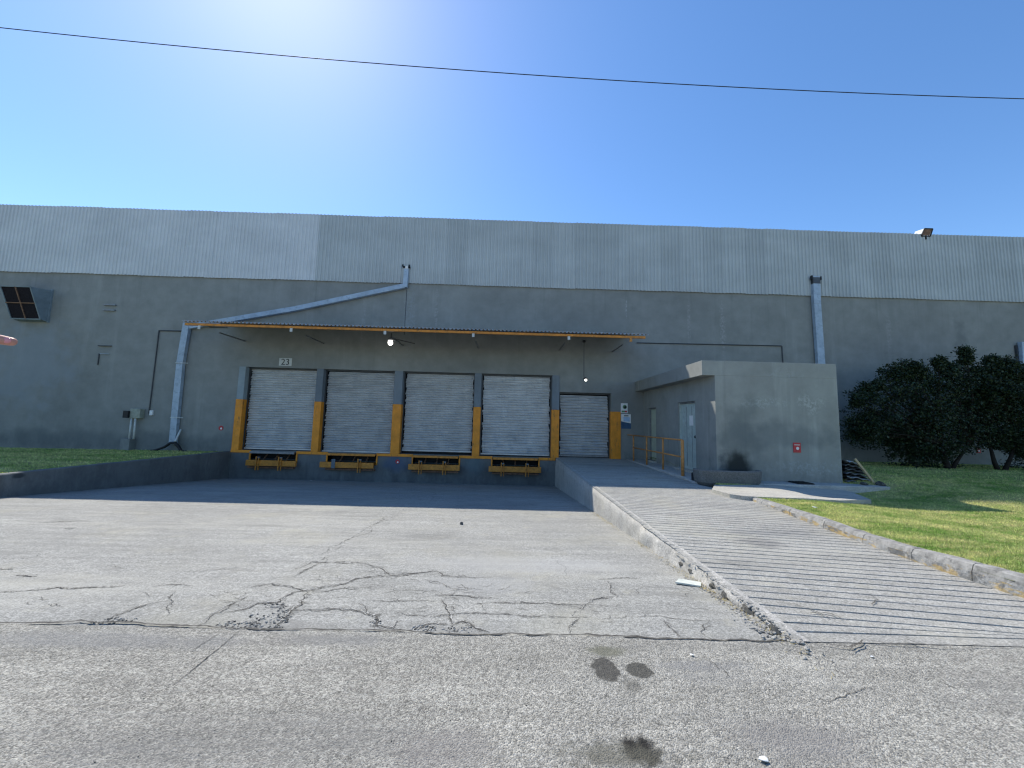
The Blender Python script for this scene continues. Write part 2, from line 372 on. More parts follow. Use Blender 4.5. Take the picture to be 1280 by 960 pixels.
M_apron = apron_mat('worn broom finished concrete', (.300,.298,.276), stains=[(600,720,70,12,(.33,.33,.32),.5,.6,.3,3.0), (640,690,120,10,(.36,.36,.35),.5,.6,.4,2.0),
     (350,780,40,6,(.22,.215,.2),.5,.5,.5,6.0)])
M_ramp = apron_mat('scored ramp concrete', (.335,.327,.298), stains=[(950,680,25,5,(.16,.155,.15),.55,.5,.5,5.0), (960,668,60,3,(.2,.2,.195),.5,.6,.4,3.0), (1010,640,30,3,(.25,.25,.24),.4,.6,.4,3.0)])
def groove_mat():
    n = NT('dirty groove', 1, 0, .05)
    c = scale_col(n, (.12,.115,.10), n.rng(n.noise(20, 5, .7), .3, .7, .6, 1.5, False))
    c = n.mix(n.rng(n.noise(2.2, 6, .8, n.map((1, 3, 1))), .50, .66, 0, .85), c, (.27,.26,.235))
    return n.col(c)
M_groove = groove_mat()
M_conc = apron_mat('weathered concrete', (.40,.39,.365))
M_slab = apron_mat('pale path concrete', (.40,.385,.345))
def kerb_mat():
    n = NT('worn yellow painted kerb', .9, 0, .2)
    c = scale_col(n, (.38,.375,.36), n.rng(n.noise(9, 6, .75), .3, .7, .6, 1.35, False))
    c = n.mix(n.rng(n.noise(2.4, 6, .8), .50, .60, 0, .8), c, (.13,.13,.125))
    c = n.mix(n.rng(n.noise(6, 6, .75, n.map((1,.5,1.6), loc=(1,5,0))), .50, .58, 0, .7), c, (.50,.35,.13))
    n.bump(n.noise(20, 6, .7), .8, .02)
    return n.col(c)
M_kerb = kerb_mat(); M_kerb_top = simple('grey worn kerb top', (.27,.265,.25), .95, 0, .15, .4, 9, .8, 20, dirt=(.13,.13,.125))
def lawn_mat(name, blades):
    n = NT(name, .9, 0, .15)
    f = n.noise(.9, 6, .65, n.map((.45, 1.5, 1), rot=(0,0,.12))); f2 = n.noise(4, 6, .75, n.map((.7,2,1))); f3 = n.noise(60, 4, .8)
    c = n.mix(n.rng(f, .35, .62), (.24,.37,.08), (.60,.62,.24))
    c = n.mix(n.rng(f2, .42, .68, 0, .75), c, (.80,.68,.36))
    c = n.mix(n.rng(n.noise(1.6, 5, .7, n.map(loc=(9,9,0))), .5, .66, 0, .7), c, (.20,.36,.07))
    c = scale_col(n, c, n.rng(f3, .25, .75, .5, 1.5, False))
    if blades:
        n.b.inputs['Roughness'].default_value = .7
        n.b.inputs['Roughness'].default_value = .7
        oi = n.N('ShaderNodeAttribute', attribute_name='tint'); c = scale_col(n, c, n.rng(oi.outputs['Fac'], 0, 1, .55, 1.6, False))
    else: c = n.mix(.45, c, (.04,.04,.02)); n.bump(f3, 1, .03)
    return n.col(c)
M_lawn = lawn_mat('lawn soil and thatch', False); M_blade = lawn_mat('grass blade', True)
def translucent(m, f):
    t = m.node_tree; b = t.nodes['Principled BSDF']; tr = t.nodes.new('ShaderNodeBsdfTranslucent'); mx = t.nodes.new('ShaderNodeMixShader'); mx.inputs[0].default_value = f
    src = b.inputs['Base Color'].links[0].from_socket; t.links.new(src, tr.inputs[0]); t.links.new(b.outputs[0], mx.inputs[1]); t.links.new(tr.outputs[0], mx.inputs[2])
    t.links.new(mx.outputs[0], t.nodes['Material Output'].inputs['Surface'])
translucent(M_blade, .5)
def leaf_mat():
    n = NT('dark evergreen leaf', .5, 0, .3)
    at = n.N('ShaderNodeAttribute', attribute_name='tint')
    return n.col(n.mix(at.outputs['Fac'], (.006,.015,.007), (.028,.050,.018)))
M_leaf = leaf_mat()

# ------------------------------------------------------------------ levels
PX0, PX1, Y0, YW = -11.02, 2.03, 2.85, 16.0
def zp(y): return -max(0, y-Y0)*.0776
def atp(x, y):                      # pixel to the sloping dock apron
    v = ray(x, y); k = .0776; t = (k*Y0 - EYE)/(v.z + k*v.y); p = v*t; return Vector((p.x, p.y, p.z+EYE))
def zr(y): return .11*max(0, (y-Y0)/13.15)**2 + .004 + .010*sm(Y0-.05, Y0+.5, y)
def sm(a_, b_, x): t = min(1, max(0, (x-a_)/(b_-a_))); return t*t*(3-2*t)
KERB = [(5.12,9.5),(5.02,8.3),(4.90,7.2),(4.77,6.1),(4.68,5.2),(4.65,4.4),(4.66,3.7),(4.74,3.1),(4.95,2.6),(5.35,2.2),(5.9,1.95),(6.6,1.85)]
def kerb_x(y):
    for (x0, y0), (x1, y1) in zip(KERB, KERB[1:]):
        if y1 <= y <= y0: return x0 + (x1-x0)*(y0-y)/(y0-y1)
    return KERB[0][0] if y > 9.5 else 6.6
def zl(x, y):
    z = .085 - .205*sm(5.6, 8.6, x) + .085*sm(6.2, 3.6, y)
    z += .19*sm(9.6, 11.2, y)*sm(5.6, 8.6, x) + .20*sm(9.6, 11.8, x + (y-9)*1.3)*sm(8.9, 9.7, y)
    return z + .012*mn.noise(Vector((x*.8, y*.8, 0)))
SLABPX = ((890,611.5),(893,606),(960,606),(1000,608),(1040,611),(1062,614),(1089,624.5),(1050,625.5),(1008,623),(960,621.5),(930,620),(912,617.5))
def zll(x, y): return .01 - .06*sm(-11.5, -20, x) + .01*mn.noise(Vector((x*.7, y*.7, 5)))

# ------------------------------------------------------------------ ground
def sheet(name, xs, ys, fz, m, inside=None, kind='structure'):
    vs, fs = [], []
    for y in ys:
        for x in xs: vs.append((x, y, fz(x, y)))
    W = len(xs)
    for j in range(len(ys)-1):
        for i in range(W-1):
            if inside is None or inside((xs[i]+xs[i+1])/2, (ys[j]+ys[j+1])/2): fs.append((j*W+i, j*W+i+1, (j+1)*W+i+1, (j+1)*W+i))
    b = MB(); b.add(vs, fs); o = b.build(name, m, fix=False, smooth=True); tag(o, kind=kind); return o
g = MB(); g.add([(-900,-900,-1.7),(900,-900,-1.7),(900,900,-1.7),(-900,900,-1.7)], [(0,1,2,3)]); tag(g.build('ground', M_chunk, fix=False), kind='structure')
g = MB(); g.add([(-120,-120,0),(120,-120,0),(120,Y0,0),(-120,Y0,0)], [(0,1,2,3)]); tag(g.build('street', M_street, fix=False), kind='structure')
def lin(a_, b_, n): return [a_+(b_-a_)*i/n for i in range(n+1)]
# dock apron with a slightly lifted, uneven front lip
def zap(x, y): return zp(y) + .004 + .005*mn.noise(Vector((x*1.5, y*2, 3)))*sm(15.98, 15.5, y) - .010*sm(.25, 0, y-Y0)
sheet('dock_apron', lin(PX0-.02, PX1+.05, 130), lin(Y0-.0, YW+.02, 130),
      zap, M_apron)
# crack ribbons, traced on the apron and on the street
def fractal(pts, amp, it=3):
    for k in range(it):
        q = [pts[0]]
        for a_, b_ in zip(pts, pts[1:]):
            d = b_-a_; nrm = Vector((-d.y, d.x, 0)); q += [(a_+b_)/2 + nrm*random.uniform(-amp, amp), b_]
        pts = q
    return pts
def ribbon(mb, px, wd, f, amp=.13, lift=.006, taper=True):
    pts = fractal([f(*p) for p in px], amp, 4 if len(px) < 8 else 3); n = len(pts); L = []; base = len(mb.v)
    for i, p in enumerate(pts):
        d = pts[min(i+1, n-1)] - pts[max(i-1, 0)]; nr = Vector((-d.y, d.x, 0)); nr = nr.normalized() if nr.length > 1e-6 else Vector((0,1,0))
        t = min(1, 3.0*min(i, n-1-i)/n) if taper else 1
        k = wd*(.3 + .7*t)*random.uniform(.45, 1.3)*(.75+.9*abs(mn.noise(p*3)))
        s_ = .55+.9*random.random()
        if f is ap: p = Vector((p.x, p.y, zap(p.x, p.y) if p.x < PX1-.05 else zp(p.y)))
        mb.v += [tuple(p + nr*k*s_ + Vector((0,0,lift))), tuple(p - nr*k*(1.6-s_) + Vector((0,0,lift)))]
    for i in range(n-1): mb.f.append((base+2*i, base+2*i+1, base+2*i+3, base+2*i+2))
def ap(x, y): return atp(x, y)
cr = MB()
CR = [([(247,782.7),(265,770),(287,758),(309,747)],.010), ([(311,736),(340,730.6),(366,736),(384,740),(403,735),(432,731),(445,724),(480,721)],.014),
 ([(384,740.5),(379,750),(366,763),(353,776),(340,787)],.016), ([(366,765),(388,763.4),(419,762.4),(445,764.5),(469,771),(471,783),(479,786)],.011),
 ([(274,768),(305,763.4),(322,755),(349,753.6),(366,741.6),(381,740)],.011), ([(390,740),(410,740),(432,736),(440,738),(467,734)],.008),
 ([(447,754.7),(458,768),(471,774)],.009), ([(366,713),(390,703),(410,704.4),(445,704.4),(480,710)],.010), ([(447,707.5),(477,711),(486,719),(522,717.5),(547,715),(552,721),(595,723),(615,722.5)],.011),
 ([(440,726),(460,722.5),(500,720.5),(522,717.5)],.010), ([(527,724),(555,731),(557,734.5),(585,735.5)],.007), ([(547,746),(585,746),(615,748)],.009),
 ([(552,750),(562,767),(565,782)],.013), ([(465,752),(507,752.5),(537,752)],.008), ([(507,770),(540,772),(562,769),(595,767),(630,769),(660,772.5),(705,773),(740,772)],.008),
 ([(467,772),(470,782),(492,785),(497,777)],.010), ([(590,756),(627,754.5),(665,755.5),(697,757),(720,757),(760,759)],.009), ([(712,792),(717,780),(725,774)],.008),
 ([(715,772.5),(737,755),(742,750),(760,749)],.006), ([(522,787),(532,781),(550,780.5),(560,780)],.013), ([(565,780),(580,777),(595,785),(612,790)],.013),
 ([(760,727),(764,738),(772,747)],.009), ([(747,725),(775,724),(810,722)],.007), ([(737,751),(750,749),(772,747)],.006), ([(830,777),(842,788),(852,797)],.009),
 ([(886,778),(876,790),(890,798)],.007), ([(0,741),(36,739),(75,735),(97,736.5),(114,735),(142,734.5),(156,733)],.013), ([(126,777.5),(146,769),(173,760),(185,756),(209,752)],.012),
 ([(219,740),(214,756),(209,771)],.006), ([(190,734),(215,732),(240,733)],.008), ([(0,712),(16,713)],.016), ([(20,720),(36,721.5),(46,722)],.014), ([(40,654),(80,653),(115,650)],.016),
 ([(80,661),(90,662)],.02), ([(410,694),(380,714),(366,722)],.007), ([(400,695),(430,677),(470,655),(505,637)],.007), ([(505,637),(560,607)],.006), ([(125,697),(180,696),(240,693)],.007),
 ([(220,714),(280,712),(330,714)],.006), ([(830,755),(880,762),(905,768)],.005), ([(780,772),(840,774),(900,776)],.007), ([(690,735),(740,737),(800,738)],.004),
 ([(480,742),(520,739),(560,741)],.006), ([(400,752),(425,747),(447,750)],.006), ([(700,700),(708,712),(704,722)],.004), ([(745,640),(735,634),(700,632)],.004)]
for px, wd in CR: ribbon(cr, px, wd*.48, ap, .16, .004)
for (px, py, qx, n_) in ((380,725,480,14), (470,735,600,16), (480,760,560,10), (560,745,700,16), (620,770,800,12), (260,745,360,10), (0,700,200,8), (20,750,180,8), (780,740,860,8)):
    for k in range(n_):                     # hairline cracks around the broken zone
        x = random.uniform(px, qx); y = py + random.uniform(-12, 14); L_ = random.uniform(8, 30)
        ribbon(cr, [(x, y), (x+L_*.5, y+random.uniform(-3, 3)), (x+L_, y+random.uniform(-6, 6))], .0026, ap, .2, .004)
def crack_dirt():
    n = NT('dust stain along crack', 1, 0, .05); t = n.t
    n.col(scale_col(n, (.17,.165,.15), n.rng(n.noise(40, 5, .8), .3, .7, .6, 1.4, False)))
    tr = n.N('ShaderNodeBsdfTransparent'); mx = n.N('ShaderNodeMixShader'); n.L(n.rng(n.noise(14, 7, .85), .46, .62, 0, .75), mx.inputs[0])
    n.L(tr.outputs[0], mx.inputs[1]); n.L(n.b.outputs[0], mx.inputs[2]); n.L(mx.outputs[0], t.nodes['Material Output'].inputs['Surface']); return n.m
M_cdirt = crack_dirt(); dt = MB(); st0 = random.getstate()
for px, wd in CR[:36]:
    random.seed(int(px[0][0]*3+px[0][1])); ribbon(dt, px, wd*3.2, ap, .10, .0018)
random.setstate(st0); dt.build('crack_dust', M_cdirt, fix=False)['kind'] = 'stuff'
lp = MB(); st_ = random.getstate()  # pale ribbons beside the main cracks: sunlight on the chipped edge, painted as colour
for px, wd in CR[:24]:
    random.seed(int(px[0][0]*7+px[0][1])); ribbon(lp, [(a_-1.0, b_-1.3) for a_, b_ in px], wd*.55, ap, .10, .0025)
random.setstate(st_); lp.build('painted_sunlit_lip', simple('painted sunlit chip edge', (.38,.375,.35), .9, 0, .1, .35, 40), fix=False)['kind'] = 'stuff'
cr.build('apron_crack', M_crack, fix=False)['kind'] = 'stuff'
jt = MB()
ribbon(jt, [(-20,778),(60,779),(100,776),(125,779),(200,782),(250,783),(272,785),(305,786),(336,788),(390,787),(480,788.5),(530,791),(565,793),(640,792.5),(700,794.5),(740,794),(790,797),(850,799),(900,801),(960,802.5),(985,800)], .012, atz, .05, .005, False)
ribbon(jt, [(985,800),(1010,803),(1035,808),(1062,812),(1073,808),(1078,803),(1110,807),(1150,808),(1220,809),(1290,811)], .005, atz, .05, .018, True)
for pp in ([(960,747),(985,754),(1010,760),(1035,772),(1060,782)],[(1000,765),(1040,768),(1055,776)],[(1086,742),(1093,752),(1092,758)],[(1060,812),(1075,806),(1080,800)],[(1240,768),(1250,773)],[(1130,798),(1150,805)],[(900,700),(925,708),(950,712)]): ribbon(jt, pp, .0055, lambda x, y: atz(x, y, .022), .15, .003)
ribbon(jt, [(300,788),(272,812),(244,835),(216,857)], .0045, atz, .02, .004); ribbon(jt, [(275,791),(255,804),(237,816)], .0035, atz, .02, .004)
for pp in ([(885,826),(893,829),(900,838)], [(905,838),(912,846)], [(1035,880),(1060,868),(1090,860)], [(1170,850),(1195,861)]): ribbon(jt, pp, .003, atz, .1, .003)
jt.build('street_joint_crack', M_crack, fix=False)['kind'] = 'stuff'
# loose grit on the street
def stone(mb, c, r):
    n = len(mb.v); mb.sphere(c, r*random.uniform(.7,1.4), r*random.uniform(.7,1.4), r*random.uniform(.4,.8), 6, 4, .25)
gr_ = [MB(), MB()]
for k in range(520):
    y = 1.1+1.8*random.random(); x = random.uniform(-1.4, 1.4)*y; r = random.uniform(.0012, .0035)
    stone(gr_[k % 2], (x, y, r*.4), r)
gr_[0].build('dark_street_grit', M_tar, fix=False)['kind'] = 'stuff'; gr_[1].build('pale_street_grit', M_chunk, fix=False)['kind'] = 'stuff'
rb = MB(); rb2 = MB()
for (px, py, rx, ry, n_) in ((300,781,30,5,150), (330,775,22,9,60), (344,757,18,4,70), (355,770,9,10,110), (345,784,12,3,50), (130,778,16,2,40), (530,785,16,4,60), (575,786,24,4,50), (850,799,8,2,20), (150,774,22,3,35), (470,780,8,5,25)):
    for k in range(n_):
        t = random.uniform(0, 6.28); q = math.sqrt(random.random()); p = atp(px+math.cos(t)*q*rx, py+math.sin(t)*q*ry); r = random.uniform(.002, .009)
        stone(rb if random.random() < .45 else rb2, (p.x, p.y, zap(p.x, p.y)+r*.25), r)
rb.build('dark_apron_rubble', M_tar, fix=False)['kind'] = 'stuff'; rb2.build('pale_apron_rubble', M_chunk, fix=False)['kind'] = 'stuff'

# ------------------------------------------------------------------ ramp
rp = MB(); SL = -.15; PIT = .14; W_ = 16
xs = lin(0, 1, W_)
def ramp_edge(y): return PX1 + (.03*mn.noise(Vector((y*2.2, 1, 4))) + .02*mn.noise(Vector((y*7, 1, 4))))*sm(9, 5, y)
def xr(y):  return kerb_x(y)+.02 if y < 9.5 else 5.12 - .27*sm(9.5, 10.4, y)
rows = []   # (y at left edge, depth)
y = Y0 - .02
ys_ = [y]
k = Y0+.10
while k < YW - .05:
    ys_ += [k, k+.006, k+.018, k+.024]; k += PIT*random.uniform(.93, 1.07)
ys_.append(YW+.45)
for i, yy in enumerate(ys_):
    dep = 0
    if 0 < i < len(ys_)-1 and (i-1) % 4 in (1, 2): dep = -.011
    rows.append((yy, dep*(.6+.5*random.random())))
vs, fs, mi = [], [], []
for (yy, dep) in rows:
    for u_ in xs:
        y_ = yy + SL*(u_*2.8) * (1 - sm(15.0, 16.0, yy)) * sm(Y0, Y0+.5, yy) + .006*mn.noise(Vector((u_*5, yy*1.3, 8)))
        y_ = max(y_, Y0-.03+ .02*mn.noise(Vector((u_*6,2,2))))
        x0, x1 = ramp_edge(yy), xr(yy)
        vs.append((x0+(x1-x0)*u_, y_, zr(y_)+dep))
for j in range(len(rows)-1):
    for i in range(W_): fs.append((j*(W_+1)+i, j*(W_+1)+i+1, (j+1)*(W_+1)+i+1, (j+1)*(W_+1)+i)); mi.append(1 if (0 < j < len(rows)-2 and (j-1) % 4 == 1) else 0)
rp.add(vs, fs)
ramp = rp.build('ramp', [M_ramp, M_groove], fix=False); ramp['kind'] = 'structure'
ramp.data.polygons.foreach_set('material_index', mi)
# left cheek of the ramp, worn and broken towards the street
ck = MB(); n_ = 170; vs, fs = [], []
for i in range(n_+1):
    y = Y0-.02 + (YW-Y0+.02)*(i/n_)**1.4; rgh = sm(9.5, 4, y)
    xe = ramp_edge(y)
    for k, (dx, t) in enumerate(((.10, 1.0), (.0, .96), (-.02, .7), (-.03, .35), (-.035, 0))):
        z0, z1 = zp(y)-.02, zr(y)
        nn = .05*rgh*mn.noise(Vector((y*3, k*1.7, 0))) + .03*rgh*mn.noise(Vector((y*11, k*2.1, 0)))
        vs.append((xe+dx+nn*(1 if k else .3), y, (z1+.003 if k == 0 else z0+(z1-z0)*t + (.002 if k == 1 else 0)) - (.02*rgh*abs(mn.noise(Vector((y*6, 3, k)))) if k == 1 else 0)))
for i in range(n_):
    for k in range(4): fs.append((i*5+k, i*5+k+1, (i+1)*5+k+1, (i+1)*5+k))
ck.add(vs, fs); o = ck.build('ramp_side_wall', M_conc, fix=False, smooth=True); o['kind'] = 'structure'
# broken dark blocks, rubble and dry weeds along the foot of the ramp
bl = MB()
for t in (.05, .14, .33, .44, .62, .86):
    px, py = 846+(988-846)*t, 693+(796-693)*t
    p = atx(px, py, PX1-.03*t); L_ = .10*random.uniform(.6, 1.3)
    b_ = MB(); b_.sphere((0,0,0), .035, L_*.8, .035, 8, 6, .22)
    bl.add([(p.x+v[0], p.y+v[1], zp(p.y)+.045*(1-t)+v[2]*.8) for v in b_.v], b_.f)
bl.build('broken_ramp_edge', M_tar, fix=False)['kind'] = 'stuff'
rb = MB()
for k in range(620):
    y = Y0 + abs(random.gauss(0, 1.0)) + random.uniform(-.25, .3); 
    if y > 9: continue
    x = PX1 - .075 + random.gauss(0, .035 + .04*sm(3.6, 2.7, y)) ; r = random.uniform(.003, .012)*(1.2 if y < 3.4 else 1)
    if y < Y0: x += .08
    z = zp(y) if x < PX1-.03 else zr(y)
    stone(rb, (x, y, z+r*.4), r)
rb.build('ramp_foot_rubble', M_chunk, fix=False)['kind'] = 'stuff'
M_dry = simple('dry weed', (.36,.30,.15), .9, 0, .1, .4, 20)
wd = MB()
for k in range(900):
    y = random.choice((3.3, 3.7, 4.1, 5.5, 7.5, 8.5)) + random.gauss(0, .35); x = PX1 - .07 + random.gauss(0, .035)
    p = Vector((x, y, zp(y)+.005)); d = Vector((random.gauss(0,1), random.gauss(0,1), random.uniform(.1,.8))).normalized()*random.uniform(.02,.05); q = Vector((-d.y, d.x, 0)).normalized()*.0025
    n = len(wd.v); wd.v += [tuple(p-q), tuple(p+q), tuple(p+d)]; wd.f.append((n, n+1, n+2))
wd.build('dry_weeds', M_dry, fix=False)['kind'] = 'stuff'

# ------------------------------------------------------------------ lawns and kerb
sheet('lawn_right', lin(4.4, 16.4, 90)+[20,30,60,120], [1.9+i*.16 for i in range(88)]+[YW+.02], lambda x, y: zl(max(x, 5.0), y) - .03*sm(.25, 0, x-kerb_x(y)), M_lawn,
      lambda x, y: x > kerb_x(y)+.07 and not (y > 10.4 and x < 5.6))
sheet('lawn_left', [-120,-60,-40,-30]+lin(-26, PX0-.18, 50), lin(Y0, YW+.02, 60), zll, M_lawn)
kb = MB()
# kerb built of cast lengths, each its own part
ke = empty('kerb', (5.0, 6, 0), 'low concrete kerb with worn yellow paint edging the lawn beside the ramp', 'kerb')
def kseg(i0, i1, nm):
    pts = []
    for s_ in lin(i0, i1, 5):
        i = min(int(s_), len(KERB)-2); t = s_-i; a_, b_ = Vector(KERB[i]), Vector(KERB[i+1]); pts.append(a_.lerp(b_, t))
    m = MB(); vs, fs = [], []
    for j, p in enumerate(pts):
        q = (pts[min(j+1, 5)]-pts[max(j-1, 0)]).normalized(); nr = Vector((-q.y, q.x))   # points to +x side
        hgt = .03 + .09*sm(9.5, 5.8, p.y) + .065*sm(5.2, 3.4, p.y)
        jt_ = lambda s2: .012*mn.noise(Vector((p.x*9, p.y*9, s2)))
        for (o_, z) in ((0, -.06), (.0, hgt*.55), (.025, hgt*.93), (.05, hgt), (.13, hgt+.004), (.15, hgt-.02), (.15, -.06)):
            vs.append((p.x+nr.x*(o_+jt_(z*7)), p.y+nr.y*o_, (zr(p.y) if p.y > Y0 else 0) + z + (jt_(o_*9)*.8 if z > 0 else 0)))
    for j in range(5):
        for k in range(6): fs.append((j*7+k, j*7+k+1, (j+1)*7+k+1, (j+1)*7+k))
    fs += [tuple(range(7)), tuple(range(41, 34, -1))]
    m.add(vs, fs); o = m.build(nm, [M_kerb, M_kerb_top], ke, fix=False); o.data.polygons.foreach_set('material_index', [0 if (k % 6 < 1 and k < 30) else 1 for k in range(len(fs))])
k = 0.0
while k < len(KERB)-1.01: kseg(k+.006, min(k+.8, len(KERB)-1)-.006, 'kerb_block'); k += .8
def zs(x): return .112 - .13*sm(5.8, 9.0, x)
def ats(x, y):
    z = .1
    for k in range(6): z = zs(atz(x, y, z).x)
    return atz(x, y, z)
SLAB = [ats(x, y) for x, y in SLABPX]
def in_slab(x, y):
    c = False; n = len(SLAB)
    for i in range(n):
        a_, b_ = SLAB[i], SLAB[i-1]
        if (a_.y > y) != (b_.y > y) and x < (b_.x-a_.x)*(y-a_.y)/(b_.y-a_.y)+a_.x: c = not c
    return c
def blades(name, n, fx, hgt, wid, zf, parent=None):
    P = [];
    pts = []
    while len(pts) < n:
        p = fx()
        if p: pts.append(p)
    pts = np.array(pts); z = np.array([zf(a_, b_) for a_, b_ in pts]); N_ = len(pts)
    an = np.random.rand(N_)*6.283; h = hgt*(.5+np.random.rand(N_)); wv = wid*(.6+.8*np.random.rand(N_))*(1+pts[:,1]/14)
    ln = np.random.randn(N_, 2)*.6*h[:, None]
    V = np.zeros((N_, 3, 3)); V[:,0,0] = pts[:,0]-np.cos(an)*wv; V[:,0,1] = pts[:,1]-np.sin(an)*wv; V[:,1,0] = pts[:,0]+np.cos(an)*wv; V[:,1,1] = pts[:,1]+np.sin(an)*wv
    V[:,0,2] = V[:,1,2] = z-.004; V[:,2,0] = pts[:,0]+ln[:,0]; V[:,2,1] = pts[:,1]+ln[:,1]; V[:,2,2] = z+h
    me = bpy.data.meshes.new(name); me.vertices.add(N_*3); me.vertices.foreach_set('co', V.reshape(-1)); me.loops.add(N_*3); me.loops.foreach_set('vertex_index', np.arange(N_*3, dtype=np.int32))
    me.polygons.add(N_); me.polygons.foreach_set('loop_start', np.arange(N_, dtype=np.int32)*3); me.update(calc_edges=True)
    at = me.attributes.new('tint', 'FLOAT', 'POINT'); at.data.foreach_set('value', np.repeat(np.random.rand(N_), 3).astype(np.float32))
    me.materials.append(M_blade); o = link_mesh(name, me, parent); o['kind'] = 'stuff'; return o
def fr():
    y = 2.4 + 8.5*random.random()**1.5; x = kerb_x(y)+.12 + random.random()**1.3*9
    return (x, y) if (x < 1.45*y+1.0 or random.random() < .5) and not in_slab(x, y) else None
tag(blades('grass', 200000, fr, .026, .0032, zl), kind='stuff')
def fl():
    y = random.uniform(8.5, 15.95); x = PX0-.2-random.random()*11; return (x, y)
tag(blades('grass', 40000, fl, .035, .006, zll), kind='stuff')
def fb():
    y = random.uniform(10.3, 15.9); x = random.uniform(9.2, 20); return (x, y) if not in_slab(x, y) else None
tag(blades('grass', 30000, fb, .035, .006, zl), kind='stuff')

# ------------------------------------------------------------------ retaining wall
rw = MB(); vs, fs = [], []; n_ = 60
for i in range(n_+1):
    y = Y0 + (YW-Y0)*i/n_; t = .02*mn.noise(Vector((y*1.3, 0, 2)))
    top = .045 + .012*mn.noise(Vector((y*2.1, 7, 1)))
    for (x, z) in ((PX0, zp(y)-.1), (PX0+t*.4, top-.02), (PX0-.015, top), (PX0-.185, top), (PX0-.20, top-.02), (PX0-.20, -.3)): vs.append((x, y, z))
for i in range(n_):
    for k in range(5): fs.append((i*6+k, (i+1)*6+k, (i+1)*6+k+1, i*6+k+1))
fs.append(tuple(range(6)))
rw.add(vs, fs); rt = rw.build('retaining_wall', paint_wall('grey retaining wall paint', (.165,.172,.168), [((PX0, 9.15, -.03), (.5,.12,.06), (.04,.045,.05), .8)], 1.0))
tag(rt, 'low grey retaining wall between the sunken dock apron and the left lawn', 'wall')

# ------------------------------------------------------------------ warehouse
TOPZ, CLB = 10.09, 7.18
wh = empty('warehouse', (-4.5, YW, 0), 'long grey warehouse with corrugated upper cladding and five dock shutters', 'building')
zt = 3.47; zd = .10
holes = [(aty(308,459).x, aty(397,462).x, zd, zt, 'd'), (aty(405,462).x, aty(494,464).x, zd, zt, 'd'), (aty(504,464).x, aty(594,466).x, zd, zt, 'd'),
         (aty(602,467).x, aty(690.6,469).x, zd, zt, 'd'), (aty(699,490).x, aty(764,491).x, .11, 2.79, 'd')]
def holed(name, x0, x1, z0, z1, y, hs, dep, m, parent):
    X = sorted({x0, x1, *[h[0] for h in hs], *[h[1] for h in hs]}); Z = sorted({z0, z1, *[h[2] for h in hs], *[h[3] for h in hs]})
    X = [x for x in X if x0 <= x <= x1]; Z = [z for z in Z if z0 <= z <= z1]
    mb = MB()
    for i in range(len(X)-1):
        for j in range(len(Z)-1):
            cx, cz = (X[i]+X[i+1])/2, (Z[j]+Z[j+1])/2
            if any(h[0] < cx < h[1] and h[2] < cz < h[3] for h in hs): continue
            mb.add([(X[i],y,Z[j]),(X[i+1],y,Z[j]),(X[i+1],y,Z[j+1]),(X[i],y,Z[j+1])], [(0,1,2,3)])
    for h in hs:
        a_, b_, c, d = h[:4]
        mb.add([(a_,y,c),(a_,y+dep,c),(a_,y+dep,d),(a_,y,d)], [(0,1,2,3)]); mb.add([(b_,y,c),(b_,y+dep,c),(b_,y+dep,d),(b_,y,d)], [(3,2,1,0)])
        mb.add([(a_,y,d),(a_,y+dep,d),(b_,y+dep,d),(b_,y,d)], [(0,1,2,3)]); mb.add([(a_,y,c),(a_,y+dep,c),(b_,y+dep,c),(b_,y,c)], [(3,2,1,0)])
    o = mb.build(name, m if isinstance(m, list) else [m], parent, fix=False)
    if isinstance(m, list):
        nl = 4*len(hs); N_ = len(o.data.polygons); o.data.polygons.foreach_set('material_index', [0]*(N_-nl)+[1]*nl)
    return o
LV = [(314,371,567), (410,471,568), (516.6,574,569), (615.5,673,573)]
PH = [(aty(a_, c).x, aty(b_, c).x, -.25, .02) for a_, b_, c in LV]
holed('front_wall', -60, 60, -.25, CLB+.3, YW, [(h[0], h[1], h[2], h[3]) for h in holes] + PH, .42, M_wall, wh)
# below the wall line in the dock the face is painted blue grey: stands 3 mm proud
LV = [(314,371,567), (410,471,568), (516.6,574,569), (615.5,673,573)]
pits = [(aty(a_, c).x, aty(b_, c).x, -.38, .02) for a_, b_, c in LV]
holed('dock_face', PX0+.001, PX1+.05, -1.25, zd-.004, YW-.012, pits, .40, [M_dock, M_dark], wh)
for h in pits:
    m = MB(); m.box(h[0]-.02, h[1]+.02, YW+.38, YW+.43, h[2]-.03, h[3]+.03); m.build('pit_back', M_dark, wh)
m = MB(); m.box(-60, 60, YW+.45, YW+60, -.3, TOPZ-.5); 
m.build('hall', M_wall, wh)
m = MB(); m.box(-60.3, 60.3, YW+.1, YW+60, TOPZ-.45, TOPZ-.3); m.build('roof', M_clad[1], wh)
